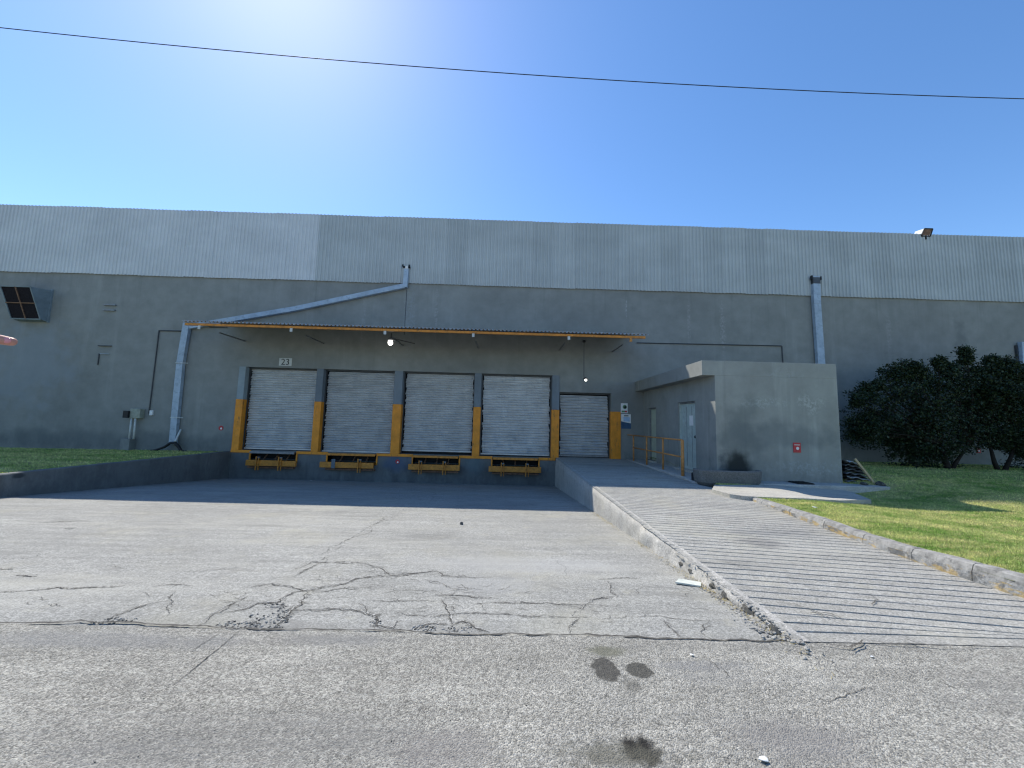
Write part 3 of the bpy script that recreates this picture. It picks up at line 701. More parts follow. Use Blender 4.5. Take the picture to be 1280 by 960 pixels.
# corrugated cladding sheets
RIB = .152; NR = 6; SW = RIB*NR
def clad_mesh(m, nm):
    prof = []
    for k in range(NR):
        x = k*RIB; prof += [(x, 0), (x+.055, 0), (x+.078, -.034), (x+.128, -.034)]
    prof.append((NR*RIB, 0)); prof.append((NR*RIB+.05, -.002))
    mb = MB(); N_ = len(prof)
    for (x, d) in prof:
        mb.v += [(x, d, CLB), (x, d, TOPZ), (x, d+.012, TOPZ), (x, d+.012, CLB)]
    for i in range(N_-1):
        for k in range(4): mb.f.append((i*4+k, (i+1)*4+k, (i+1)*4+(k+1) % 4, i*4+(k+1) % 4))
    return mb.mesh(nm, m)
cm = [clad_mesh(M_clad[i], 'cladding_sheet') for i in range(3)]
xsplit = aty(396, 310).x
x = xsplit - SW*math.ceil((60+xsplit)/SW); k = 0
while x < 58:
    v_ = 2 if (x < xsplit-.1 and x > xsplit-20) else (0 if random.random() < .7 else 1)
    if x < xsplit-20: v_ = 0
    o = link_mesh('cladding_sheet', cm[v_], wh, Vector((x, YW-.045+(.0 if k % 2 else -.003)+random.uniform(-.002,.002), random.uniform(-.012,.012))) - Vector(wh.location)); x += SW; k += 1
m = MB(); m.box(-60, 60, YW-.03, YW+.1, TOPZ-.02, TOPZ+.0); m.build('eaves_trim', M_steel, wh)
p0, p1 = aty(508.5,362), aty(509.5,404)
m = MB(); m.box(p0.x-.012, p0.x+.012, YW-.006, YW-.0005, 5.0, p0.z); m.build('wall_joint', M_guide, wh)
# pillars between the doors: grey above, orange below
pil = [(aty(300,459).x, holes[0][0], M_pale, 2.13), (holes[0][1], holes[1][0], M_blue, 2.12), (holes[1][1], holes[2][0], M_blue, 2.10), (holes[2][1], holes[3][0], M_blue, 2.08), (holes[3][1], holes[4][0], M_blue, 2.05)]
for (a_, b_, mm, zo) in pil:
    m = MB(); m.box(a_-.006, b_+.006, YW-.035, YW+.34, zo, zt if a_ > -10.5 or 1 else zt); m.build('pillar', mm, wh, bevel=.012)
    m = MB(); m.box(a_-.012, b_+.012, YW-.042, YW+.34, zd-.002, zo); m.build('orange_pillar_base', M_orange, wh, bevel=.012)
m = MB(); m.box(holes[4][1]-.012, aty(775.8,520).x, YW-.03, YW+.34, .11, 2.04); m.build('orange_pillar_base', M_orange, wh, bevel=.01)
# orange edging of the dock lip and the pits
e0 = aty(289,565).x; segs = [e0] + [v for h in pits for v in (h[0], h[1])] + [PX1-.03]
for i in range(0, len(segs), 2):
    m = MB(); m.box(segs[i], segs[i+1], YW-.045, YW-.002, zd-.10, zd+.004); m.build('orange_edge_strip', M_orange, wh)
for h in pits:
    for xa in (h[0]-.05, h[1]-.004):
        m = MB(); m.box(xa, xa+.054, YW-.050, YW-.002, -.36, zd-.102); m.build('orange_pit_edge', M_orange, wh)
m = MB(); m.box(holes[0][0], holes[3][1], YW+.34, YW+.44, zd-.07, zd); m.build('dock_floor_edge', M_conc, wh)
# roller shutters
slat_cache = {}
def slat_mesh(wid, pitch, ms):
    mb = MB(); pr = []
    for i in range(7):
        t = i/6; pr.append((-.030*math.sin(math.pi*t)-.002, pitch*(.0+.74*t)))
    pr = pr + [(.022, pitch*.76), (.022, pitch*.99), (.028, pitch*.99), (.028, 0), (.0, 0)]
    mb.prism(pr, 0, wid); return mb.mesh('slat', ms)
dents = [(0,.3),(0,.25),(1,.3),(0,.2),(0,.2)]
for i, h in enumerate(holes):
    pitch = (.098, .098, .098, .104, .112)[i]; gap = (.03, .0, .11, .05, .05)[i]
    lab = ('shutter of the dock bay below the number 23', 'shutter of the second dock bay from the left', 'shutter of the third dock bay, open a crack at its foot', 'shutter of the fourth dock bay from the left', 'smaller shutter at the head of the ramp')[i]
    s = bpy.data.objects.new('roller_shutter', None); COL.objects.link(s); s.parent = wh; s.location = Vector((h[0], YW+.27, h[2])) - Vector(wh.location); s['label'] = lab
    wid = h[1]-h[0]; me = slat_mesh(wid-.17, pitch, M_SH[i]); H = h[3]-h[2]-.03; n_ = int((H-gap)/pitch)
    for k in range(n_):
        z = gap + .06 + k*pitch
        if z + pitch > H+.02: break
        o = link_mesh('slat', me, s, (.095+random.uniform(-.03,.025), random.uniform(-.003,.003), z)); o.rotation_euler = (random.uniform(-.02,.02), 0, 0)
    m = MB(); L_ = Vector((h[0], YW+.27, h[2]))
    m.box(h[0]+.03, h[1]-.03, YW+.25, YW+.285, h[2]+gap, h[2]+gap+.058); m.build('bottom_bar', M_shutter if i != 4 else M_steel, s, origin=L_)
    for sx in (0, 1):
        m = MB(); xa = h[0]+.0 if sx == 0 else h[1]-.055
        m.box(xa+.002, xa+.053, YW+.20, YW+.245, h[2]+.001, h[3]-.002); m.build('guide_rail', M_guide, s, origin=L_)
    m = MB(); m.box(h[0]+.002, h[1]-.002, YW+.19, YW+.33, h[3]-.055, h[3]-.003); m.build('top_housing', M_guide, s, origin=L_)
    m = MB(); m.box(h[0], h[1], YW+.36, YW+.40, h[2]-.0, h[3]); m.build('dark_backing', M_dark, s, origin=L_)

# ------------------------------------------------------------------ dock levellers
lab = ['leveller under the first dock shutter, left of the others', 'leveller under the second dock shutter with a worn blue buffer', 'leveller under the third dock shutter', 'leveller under the fourth dock shutter, nearest the ramp']
bars = [(307.5,370), (400,467), (510.6,575), (611,676.5)]; arms = [(323,351), (None,450), (526,556), (628.5,659)]
for i, h in enumerate(pits):
    lo = Vector(((h[0]+h[1])/2, YW-.1, -.3)); t = empty('dock_leveller', lo, 'yellow steel dock '+lab[i], 'dock leveller', 'dock levellers under the shutters')
    yb = YW-.30; b0 = aty(bars[i][0], 580, yb).x; b1 = aty(bars[i][1], 580, yb).x
    zt_ = aty(640, 577 if i != 3 else 580, yb).z - .10*(0 if i < 2 else 1)*0
    zb1, zb0 = -.25, -.47
    m = MB(); m.box(h[0]+.03, h[1]-.03, YW-.10, YW+.33, .025, .075); m.build('deck_plate', M_steel if i == 0 else M_yellow, t, bevel=.006)
    m = MB(); m.box(h[0]+.03, h[1]-.03, YW-.16, YW-.10, -.01, .07); m.build('lip', M_steel if i == 0 else M_yellow, t, bevel=.006)
    m = MB(); m.box(b0, b1, yb-.05, yb+.05, zb0, zb1); m.build('front_beam', M_yellow, t, bevel=.012)
    m = MB(); m.box(h[0], h[1], YW-.20, YW-.03, zb0-.11, zb0-.04); m.build('lower_beam', M_rust, t, bevel=.008)
    for xx in (h[0]+.12, h[1]-.12):
        m = MB(); m.box(xx-.04, xx+.04, yb+.05, YW+.3, zb0+.03, zb1-.03); m.build('side_arm', M_yellow, t)
    for ax in arms[i]:
        if ax is None: continue
        xa = aty(ax, 580, yb).x
        m = MB(); m.box(xa-.075, xa-.035, yb-.10, yb-.052, zb0-.16, zb1+.15); m.build('hook_arm', M_yellow, t, bevel=.005)
        m = MB(); m.box(xa+.035, xa+.06, yb-.10, yb-.052, zb0-.16, zb1+.10); m.build('hook_arm', M_yellow, t, bevel=.005)
        m = MB(); m.tube([(xa-.06, yb-.02, zb1+.10), (xa+.05, yb-.02, zb1+.10)], .035, 10); m.build('hinge_pin', M_steel, t)
    for xx in (h[0]+.45, (h[0]+h[1])/2, h[1]-.45):
        m = MB(); m.tube([(xx, YW-.02, -.36), (xx, YW+.36, -.05)], .03, 8); m.build('strut', M_rust, t)
    if i == 1:
        xa = aty(418, 578, yb).x; m = MB(); m.box(xa-.09, xa+.06, yb-.09, yb-.052, zb0-.02, zb1+.12); m.build('buffer', M_blue, t, bevel=.02)

# ------------------------------------------------------------------ canopy
YC = 13.6
cl = aty(230, 405, YC); crr = aty(810, 418.5, YC); zf = (cl.z+crr.z)/2; zback = 5.22
cn = empty('loading_canopy', ((cl.x+crr.x)/2, YC+1.2, 4.7), 'corrugated metal canopy with yellow front beam over the dock shutters', 'canopy')
def zc(y): return zf + (zback-zf)*(y-YC)/(YW-YC)
mS = simple('canopy sheet', (.52,.50,.48), .6, .2, .3, .3, 4, dirt=(.20,.13,.08))
x = cl.x; shn = 0
SWc = 1.07
def canopy_sheet(wid):
    n_ = max(2, round(wid/.13)); mb = MB(); vs, fs = [], []
    N_ = n_*4+1
    for i in range(N_):
        xx = wid*i/(N_-1); d = .030*math.sin(2*math.pi*i/4+.8)
        vs += [(xx, YC-.12, zc(YC-.12)+.055+d), (xx, YW-.02, zc(YW)+.055+d), (xx, YW-.02, zc(YW)+.062+d), (xx, YC-.12, zc(YC-.12)+.062+d)]
    for i in range(N_-1):
        for k in range(4): fs.append((i*4+k, (i+1)*4+k, (i+1)*4+(k+1) % 4, i*4+(k+1) % 4))
    mb.add(vs, fs); return mb.mesh('roof_sheet', mS, cn.location)
nsh = round((crr.x-cl.x)/SWc); sw = (crr.x-cl.x)/nsh; me = canopy_sheet(sw)
for k in range(nsh): link_mesh('roof_sheet', me, cn, (cl.x+k*sw, 0, (k % 2)*.004))
m = MB(); m.box(cl.x+.05, crr.x-.10, YC-.035, YC+.035, zf-.095, zf-.012); m.build('front_beam', M_yellow, cn, bevel=.006)
m = MB(); m.box(cl.x+.05, crr.x-.10, YW-.10, YW-.05, zback-.10, zback-.002); m.build('back_beam', M_guide, cn)
for pc in (250, 365, 482, 592, 711, 788):
    xx = aty(pc, 412, YC).x
    m = MB(); m.bar((xx, YC+.9, zf-.13), (xx, YW-.02, zf-.14), .035, .04, Vector((0,0,1))); m.build('cantilever', M_steel, cn)
    m = MB(); m.box(xx-.045, xx+.045, YC-.058, YC-.037, zf-.225, zf-.10); m.build('end_plate', M_plate if pc not in (788,) else M_yellow, cn)
for yy in (YC+.9, YC+1.7):
    m = MB(); m.box(cl.x+.05, crr.x-.1, yy-.03, yy+.03, zc(yy)-.09, zc(yy)+.002); m.build('purlin', M_guide, cn)

# ------------------------------------------------------------------ pipes, boxes, lamps and signs on the wall
def duct(name, pts, wd, label, th=.16, extra=None, mat=None):
    t = empty(name, pts[-1], label, 'drainpipe')
    for a_, b_ in zip(pts, pts[1:]):
        m = MB(); m.bar(a_, b_, wd, th); m.build('pipe_length', mat or M_duct, t, bevel=.01)
    return t
yd = YW-.12
q = lambda x, y: aty(x, y, yd)
dl = duct('drainpipe', [q(508.5,336), q(506.5,359.5)], .19, 'pale blue square drainpipe slanting down over the canopy and falling left of the shutters')
dl.location = q(217,556)
for c in dl.children: c.location = q(506.5,359.5) - q(217,556)
for a_, b_, wv in (((506,357.5), (370,386), .19), ((370,386), (238,408.5), .19), ((234.5,404), (226,455), .26), ((226,455.3), (219.5,522), .26), ((219.5,522.3), (216.5,556), .25)):
    m = MB(); m.bar(q(*a_), q(*b_), wv, .155 + .004*random.random()); m.build('pipe_length', M_duct, dl, origin=q(217,556), bevel=.008)
for (px, py) in ((226.3,454), (220,522)):
    p = q(px, py); m = MB(); m.box(p.x-.17, p.x+.34, p.y-.083, p.y-.070, p.z-.012, p.z+.012); m.build('strap', M_plate, dl, origin=q(217,556))
p = q(508, 334); m = MB(); m.box(p.x-.15, p.x+.15, p.y-.06, p.y+.05, p.z-.02, p.z+.03); m.box(p.x-.17, p.x-.10, p.y-.07, p.y-.06, p.z+.0, p.z+.09); m.box(p.x+.10, p.x+.17, p.y-.07, p.y-.06, p.z+.0, p.z+.09); m.build('outlet_box', M_black, dl, origin=q(217,556))
m = MB(); m.box(p.x-.02, p.x+.09, p.y-.10, p.y-.061, p.z-.10, p.z+.02); m.build('outlet_flap', M_white, dl, origin=q(217,556))
dr = duct('drainpipe', [q(1019,346), q(1020.3,380), q(1026,462)], .30, 'pale blue square drainpipe running straight down behind the small annex room')
p = q(1019,349); m = MB(); m.box(p.x-.156, p.x+.156, p.y-.085, p.y+.07, p.z-.22, p.z+.06); m.build('outlet_box', M_guide, dr, bevel=.01)
m = MB(); m.box(p.x-.22, p.x-.165, p.y-.09, p.y, p.z-.05, p.z+.13); m.box(p.x+.165, p.x+.21, p.y-.09, p.y, p.z-.05, p.z+.10); m.build('outlet_bracket', M_black, dr)
dx = duct('drainpipe', [q(1279,428), q(1283,500), q(1288,575)], .30, 'pale blue square drainpipe at the far right behind the bush')
p = q(1274,440); m = MB(); m.box(p.x-.04, p.x+.02, YW-.08, YW-.003, 1.9, p.z+.3); m.build('side_conduit', M_guide, dx)
# cooler hood at the far left
XR = aty(66,364).x; XL = XR - (aty(66,364).x - aty(28,364).x)*1.0
tp = atx(38.5,358.5, XR); bt = atx(51,399, XR); wl_t = aty(67,363.5); wl_b = aty(63.5,403)
dW = atx(1,357.5,1).x
# outer face width: left top corner seen at (1,357.5) on the same depth as the right top corner
XLt = aty(1,357.5, tp.y).x; 
ch = empty('evaporative_cooler', (XR-.6, YW, (tp.z+bt.z)/2), 'boxy evaporative cooler hood with four dark pads high on the left wall', 'cooler')
tl = Vector((XLt, tp.y, tp.z)); bl_ = Vector((XLt, bt.y, bt.z)); tr_ = Vector((XR, tp.y, tp.z)); br_ = Vector((XR, bt.y, bt.z))
WT, WBt = Vector((XR, YW-.003, wl_t.z)), Vector((XR, YW-.003, wl_b.z)); WTl, WBl = Vector((XLt, YW-.003, wl_t.z)), Vector((XLt, YW-.003, wl_b.z))
m = MB(); m.add([tl,tr_,br_,bl_,WTl,WT,WBt,WBl], [(0,4,5,1),(1,5,6,2),(3,2,6,7),(0,3,7,4),(4,7,6,5)]); m.add([tl+Vector((0,.03,0)),tr_+Vector((0,.03,0)),br_+Vector((0,.03,0)),bl_+Vector((0,.03,0))], [(0,1,2,3)])
m.build('hood', M_cooler, ch)
nf = ((tr_-tl).cross(bl_-tl)).normalized();
if nf.y > 0: nf = -nf
for i in range(2):
    for j in range(2):
        def P_(u_, v_): return tl.lerp(tr_, u_).lerp(bl_.lerp(br_, u_), v_)
        u0, u1, v0, v1 = .02+i*.49, .02+i*.49+.465, .02+j*.49, .02+j*.49+.465
        a4 = [P_(u0,v0), P_(u1,v0), P_(u1,v1), P_(u0,v1)]; m = MB(); m.add([p+nf*.004 for p in a4]+[p-nf*.03 for p in a4], [(0,1,2,3),(4,7,6,5),(0,4,5,1),(1,5,6,2),(2,6,7,3),(3,7,4,0)]); m.build('cooler_pad', M_grille, ch)
def P_(u_, v_): return tl.lerp(tr_, u_).lerp(bl_.lerp(br_, u_), v_)
m = MB(); s0 = Vector((0,1,0))
for a_, b_ in ((P_(.5,0),P_(.5,1)), (P_(0,.5),P_(1,.5))): m.bar(a_+nf*.02, b_+nf*.02, .035, .03, nf)
m.build('cross_bar', M_rust, ch)
m = MB()
for a_, b_ in ((P_(0,0),P_(1,0)), (P_(0,1),P_(1,1)), (P_(0,0),P_(0,1)), (P_(1,0),P_(1,1))): m.bar(a_+nf*.015, b_+nf*.015, .04, .035, nf)
m.build('frame', M_cooler, ch)
m = MB(); m.box(XR+.001, XR+.05, YW-.06, YW-.003, wl_b.z-.02, wl_t.z+.04); m.build('wall_flange', M_cooler, ch)
# small wall remnants
for (x0, y0, x1, y1, lb) in ((131,381,146,381.5,'thin steel bracket on the left wall, upper of a close pair'), (130.5,387.5,145,388,'thin steel bracket on the left wall, lower of a close pair')):
    p, r_ = aty(x0, y0), aty(x1, y1); o = MB().box(p.x, r_.x, YW-.07, YW-.003, p.z-.035, p.z+.01).build('wall_bracket', M_steel, origin=p); tag(o, lb, 'bracket')
p, r_ = aty(124,432), aty(140,432.5); o = MB().box(p.x, r_.x, YW-.06, YW-.003, p.z-.025, p.z+.01).build('wall_bracket', M_guide, origin=p); tag(o, 'dark steel bracket on the left wall above a short stub of conduit', 'bracket')
t = empty('conduit_stub', aty(122,456), 'short bent stub of dark conduit on the left wall', 'conduit')
m = MB(); m.tube([aty(122,456,YW-.03), aty(123.7,442,YW-.03)], .022, 8); m.build('vertical_stub', M_guide, t)
m = MB(); m.tube([aty(125,442.3,YW-.03), aty(136,442.6,YW-.03)], .014, 8); m.build('horizontal_stub', M_duct, t)
t = empty('conduit', aty(186,516), 'thin conduit rising from a switch box and turning right towards the canopy', 'conduit')
m = MB(); m.tube([aty(186,517,YW-.03), aty(198.5,414,YW-.03)], .022, 8); m.build('riser', M_guide, t)
m = MB(); m.tube([aty(198.5,413.2,YW-.03), aty(232,413.8,YW-.03)], .022, 8); m.build('run', M_guide, t)
m = MB(); m.tube([aty(262,409,YW-.03), aty(284,409.6,YW-.03)], .018, 8); m.build('run', M_guide, t)
p = aty(190.5,516); m = MB().box(p.x-.06, p.x+.06, YW-.07, YW-.003, p.z-.10, p.z+.10); o = m.build('switch_box', M_white, origin=p, bevel=.006); tag(o, 'small white switch box at the foot of the thin conduit', 'switch box')
t = empty('conduit', aty(880,431), 'thin conduit running right from the canopy and dropping behind the annex', 'conduit')
m = MB(); m.tube([aty(796,428.5,YW-.03), aty(977,432.3,YW-.03)], .02, 8); m.build('run', M_guide, t)
m = MB(); m.tube([aty(977.5,432.5,YW-.03), aty(979,458,YW-.03)], .02, 8); m.build('drop', M_guide, t)
# meter boxes on a concrete stub
p = aty(164.5,562); t = empty('meter_box', p, 'pair of electric boxes on two pale pipes above a concrete stub', 'electric box')
a_ = aty(163,513); m = MB(); c = aty(165.5,518); m.box(c.x-.10, c.x+.10, YW-.30, YW-.10, c.z-.14, c.z+.14); m.build('dark_box', M_black, t, bevel=.01)
c = aty(173,517); m = MB(); m.box(c.x-.14, c.x+.26, YW-.22, YW-.003, c.z-.19, c.z+.20); m.build('meter_case', M_box, t, bevel=.02)
for pa, pb in (((164.5,523),(161.5,549)), ((169.5,523),(167,549))):
    m = MB(); m.tube([aty(*pa, YW-.16), aty(*pb, YW-.16)], .035, 10); m.build('pipe', M_plate, t, smooth=True)
c = aty(164.5,556); m = MB(); m.box(c.x-.20, c.x+.16, YW-.28, YW-.003, -.1, aty(164,548).z); m.build('concrete_stub', M_wall, t, bevel=.015)
# hose and stick at the foot of the left drainpipe
hz = [aty(184,564.5,YW-.25), aty(195,562.5,YW-.3), aty(206,558.5,YW-.3), aty(213,553.7,YW-.28), aty(219,553.8,YW-.28), aty(223,558,YW-.28), aty(227,564,YW-.28), aty(240,566,YW-.3), aty(252,565.5,YW-.3)]
m = MB(); m.tube(hz, [.04,.045,.05,.055,.06,.06,.05,.04,.03], 8); o = m.build('black_hose', M_black, smooth=True); tag(o, 'black rubber hose looped round the foot of the left drainpipe', 'hose')
m = MB(); m.tube([aty(219,552,YW-.34), aty(226,537,YW-.10)], .035, 8); o = m.build('leaning_stick', M_plate); tag(o, 'short pale stick leaning on the wall beside the left drainpipe', 'stick')
# number 23
a_, b_ = aty(349.5,447.5), aty(364.5,457.5); t = empty('number_plate', (a_+b_)/2, 'small pale plate with the number 23 above the first dock shutter', 'sign')
m = MB(); m.box(a_.x, b_.x, YW-.012, YW-.002, b_.z, a_.z); m.build('plate', M_plate, t)
text_mesh('23', .36, M_ink, 'numerals', t, ((a_.x+b_.x)/2, YW-.016, (a_.z+b_.z)/2-.01))
# signs by the ramp door
a_, b_ = aty(776,504), aty(784.5,516.5); t = empty('notice', (a_+b_)/2, 'small white notice with a dark round emblem beside the ramp shutter', 'sign')
cx, cz = (a_.x+b_.x)/2, (a_.z+b_.z)/2
m = MB(); m.box(a_.x, b_.x, YW-.014, YW-.002, b_.z, a_.z); m.build('plate', M_white, t)
m = MB(); m.tube([(cx+.02, YW-.018, cz+.05), (cx+.02, YW-.0145, cz+.05)], .085, 20); m.build('emblem', M_green_print, t)
m = MB(); m.tube([(cx+.035, YW-.022, cz+.04), (cx+.035, YW-.0185, cz+.04)], .05, 16); m.build('emblem_centre', M_black, t)
m = MB(); m.box(a_.x+.03, cx+.02, YW-.018, YW-.0145, b_.z+.03, b_.z+.10); m.build('green_strip', M_green_print, t)
m = MB(); m.box(cx+.02, b_.x-.03, YW-.018, YW-.0145, b_.z+.03, b_.z+.10); m.build('red_strip', M_red, t)
a_, b_ = aty(776.2,517.5), aty(788.5,536); t = empty('notice', (a_+b_)/2, 'larger white and navy notice under the small emblem notice', 'sign')
m = MB(); m.box(a_.x, b_.x, YW-.014, YW-.002, b_.z, a_.z); m.build('plate', M_white, t)
m = MB(); m.add([(a_.x, YW-.018, b_.z), (b_.x, YW-.018, b_.z), (b_.x, YW-.018, b_.z+.22), (a_.x+.12, YW-.018, b_.z+.27), (a_.x, YW-.018, b_.z+.30)], [(0,1,2,3,4)]); m.build('navy_panel', M_navy, t, fix=False)
m = MB(); m.box(a_.x+.10, b_.x-.05, YW-.018, YW-.0145, a_.z-.30, a_.z-.12); m.build('blue_print', M_sky_print, t)
m = MB(); m.box(a_.x+.12, b_.x-.10, YW-.018, YW-.0145, a_.z-.09, a_.z-.05); m.build('heading', M_ink, t)
# small red signs
AY_ = 10.45
def red_sign(px, py, w_, h_, Y, label, shape='box', face=None):
    p = aty(px, py, Y); t = empty('red_sign', p, label, 'sign')
    if shape == 'round': m = MB(); m.tube([(p.x, Y-.014, p.z), (p.x, Y-.002, p.z)], w_/2, 20)
    else: m = MB(); m.box(p.x-w_/2, p.x+w_/2, Y-.014, Y-.002, p.z-h_/2, p.z+h_/2)
    m.build('plate', M_red, t)
    m = MB(); m.tube([(p.x+.01, Y-.018, p.z-.02), (p.x+.01, Y-.0145, p.z-.02)], w_*.20, 12); m.build('white_symbol', M_white, t)
    if shape == 'box' and w_ > .15:
        m = MB(); m.box(p.x-w_*.38, p.x+w_*.38, Y-.018, Y-.0145, p.z+h_*.24, p.z+h_*.32); m.build('white_line', M_plate, t)
red_sign(276.5,535,.19,.19,YW,'small round red sign with white symbol left of the dock shutters','round')
red_sign(497,577,.17,.17,YW-.013,'small faded red disc on the blue dock face between two levellers','round')
red_sign(996,559.5,.20,.26,AY_,'small square red sign with white symbol on the annex wall')
red_sign(1223,563,.17,.20,YW,'small red sign low on the wall under the bush')
# lamps
p = aty(488,428,14.6); t = empty('canopy_lamp', p, 'round lit lamp with dark cage hanging under the middle of the canopy', 'lamp')
m = MB(); m.sphere((p.x, p.y, p.z-.01), .095, .095, .11, 16, 10); m.build('glass_bowl', M_lamp, t, smooth=True)
m = MB(); m.tube([(p.x+.02, p.y, p.z+.07), (p.x+.02, p.y, p.z+.13), (p.x+.02, p.y, p.z+.20)], [.16,.13,.05], 14); m.build('housing', M_steel, t)
m = MB(); m.tube([(p.x+.02, p.y, p.z+.19), (p.x+.02, p.y, 4.73)], .02, 8); m.bar((p.x+.02, p.y, p.z+.17), (p.x+.75, p.y+.7, p.z+.12), .03, .03); m.build('bracket', M_guide, t)
pt = aty(730,427,15.0); pb = aty(732.3,475,15.0)
t = empty('pendant_lamp', pb, 'small lit bulb on a long thin drop rod left of the ramp shutter', 'lamp')
m = MB(); m.tube([pt, (pt.x+.01, pt.y, pb.z+.08)], .014, 8); m.build('drop_rod', M_guide, t)
m = MB(); m.tube([(pb.x-.02, pb.y, pb.z+.10), (pb.x-.02, pb.y, pb.z+.03)], [.03,.11], 12); m.build('shade', M_guide, t)
m = MB(); m.sphere((pb.x, pb.y, pb.z), .045, n=12, m=8); m.build('bulb', emit('lit bulb', (1,.98,.9), 6), t, smooth=True)
m = MB(); m.box(pt.x-.05, pt.x+.05, pt.y-.05, pt.y+.05, pt.z-.03, pt.z+.05); m.build('junction_box', M_black, t)
# roof floodlight
p = aty(1157,291,YW-.05); t = empty('roof_floodlight', p, 'old rusty floodlight standing on the roof edge at the right', 'floodlight')
m = MB(); m.add([(p.x-.26,p.y,p.z-.18),(p.x+.16,p.y,p.z-.18),(p.x+.20,p.y-.10,p.z+.14),(p.x-.16,p.y-.10,p.z+.14),(p.x-.30,p.y+.3,p.z-.16),(p.x+.10,p.y+.3,p.z-.16),(p.x+.14,p.y+.22,p.z+.16),(p.x-.22,p.y+.22,p.z+.16)], [(0,1,2,3),(4,7,6,5),(0,4,5,1),(1,5,6,2),(2,6,7,3),(3,7,4,0)]); m.build('housing', M_white, t, bevel=.01)
m = MB(); m.add([(p.x-.20,p.y-.018,p.z-.15),(p.x+.12,p.y-.018,p.z-.15),(p.x+.17,p.y-.108,p.z+.12),(p.x-.13,p.y-.108,p.z+.12)], [(0,1,2,3)]); m.build('dark_glass', M_rust, t, fix=False)
m = MB()
for a_, b_ in (((-.24,-.17),(-.16,.13)), ((-.16,.13),(.2,.13)), ((.2,.13),(.16,-.17)), ((-.24,-.17),(.16,-.17))):
    m.bar((p.x+a_[0], p.y-.03-.28*(a_[1]+.17), p.z+a_[1]), (p.x+b_[0], p.y-.03-.28*(b_[1]+.17), p.z+b_[1]), .035, .03)
m.build('frame', M_black, t)
m = MB(); m.bar((p.x-.62, p.y+.05, p.z-.13), (p.x-.30, p.y+.05, p.z-.17), .06, .06); m.bar((p.x-.02, p.y, p.z-.3), (p.x-.02, p.y, p.z-.15), .05, .05); m.build('mounting_arm', M_black, t)

# ------------------------------------------------------------------ annex room
AX, AY, AR, AZ = 5.61, 10.45, 8.96, .18
an = empty('annex_room', (AX, AY, AZ), 'small flat roofed grey room with two doors jutting out beside the ramp', 'building')
fy = aty(877,450,AY); ZT = (fy.z + aty(1044,455.5,AY).z)/2; XF = 5.27; ZF = 2.895
def side_wall():
    hs = [(14.67, 15.44, AZ, 2.19), (11.59, 12.77, AZ, 2.27)]
    Ys = sorted({AY, YW, *[v for h in hs for v in h[:2]]}); Zs = sorted({-.2, ZF, *[v for h in hs for v in h[2:]]}); mb = MB()
    for i in range(len(Ys)-1):
        for j in range(len(Zs)-1):
            cy, cz = (Ys[i]+Ys[i+1])/2, (Zs[j]+Zs[j+1])/2
            if any(h[0] < cy < h[1] and h[2] < cz < h[3] for h in hs): continue
            mb.add([(AX,Ys[i+1],Zs[j]),(AX,Ys[i],Zs[j]),(AX,Ys[i],Zs[j+1]),(AX,Ys[i+1],Zs[j+1])], [(0,1,2,3)])
    for h in hs:
        d = .14
        for yy in h[:2]: mb.add([(AX,yy,h[2]),(AX+d,yy,h[2]),(AX+d,yy,h[3]),(AX,yy,h[3])], [(0,1,2,3)])
        for zz in h[2:]: mb.add([(AX,h[0],zz),(AX+d,h[0],zz),(AX+d,h[1],zz),(AX,h[1],zz)], [(0,1,2,3)])
    mb.build('side_wall', M_annex, an, fix=False)
    return hs
hs = side_wall()
m = MB(); m.add([(AX,AY,-.2),(AR,AY,-.2),(AR,AY,ZF),(AX,AY,ZF),(AR,YW,-.2),(AR,YW,ZF)], [(0,1,2,3),(1,4,5,2)]); m.build('wall', M_annex, an, fix=False)
M_fascia = paint_wall('grey roof slab paint', (.27,.285,.28), [], 1.0)
m = MB(); m.box(XF, AR, AY, YW-.001, ZF, ZT); m.build('roof_slab', M_annex, an, bevel=.006)
for i, h in enumerate(hs):
    d = bpy.data.objects.new('door', None); COL.objects.link(d); d.parent = an; L_ = Vector((AX+.1, h[0], h[2])); d.location = L_ - Vector(an.location); d['label'] = ('greenish cream door near the warehouse wall', 'pale grey green metal door with a paper notice')[i]
    mm = (M_door2, M_door)[i]
    m = MB(); m.box(AX+.09, AX+.13, h[0]+.05, h[1]-.05, h[2]+.01, h[3]-.05); m.build('door_leaf', mm, d, origin=L_, bevel=.006)
    for (ya, yb_) in ((h[0]+.002, h[0]+.05), (h[1]-.05, h[1]-.002)):
        m = MB(); m.box(AX+.05, AX+.135, ya, yb_, h[2]+.002, h[3]-.002); m.build('frame', mm if i else M_steel, d, origin=L_)
    m = MB(); m.box(AX+.05, AX+.135, h[0]+.052, h[1]-.052, h[3]-.05, h[3]-.004); m.build('frame', M_steel, d, origin=L_)
    if i == 1:
        a_ = atx(862,519.5,AX+.085); b_ = atx(866.3,532,AX+.085); m = MB(); m.box(AX+.082, AX+.088, min(a_.y,b_.y)-.02, max(a_.y,b_.y)+.02, b_.z, a_.z); m.build('paper_notice', M_white, d, origin=L_)
        a_ = atx(868.3,546,AX+.06); m = MB(); m.sphere((AX+.05, h[0]+.12, a_.z), .045, n=10, m=6); m.box(AX+.05, AX+.09, h[0]+.10, h[0]+.14, a_.z-.02, a_.z+.02); m.build('handle', M_guide, d, origin=L_)
        m = MB()
        for yy in (h[0]+.4, h[0]+.75): m.box(AX+.083, AX+.09, yy-.006, yy+.006, h[2]+.1, h[3]-.15)
        m.build('panel_seam', M_steel, d, origin=L_)
    m = MB(); m.box(AX-.16, AX+.13, h[0]-.03, h[1]+.03, AZ-.06, AZ+.012); m.build('doorstep', M_slab, d, origin=L_, bevel=.008)
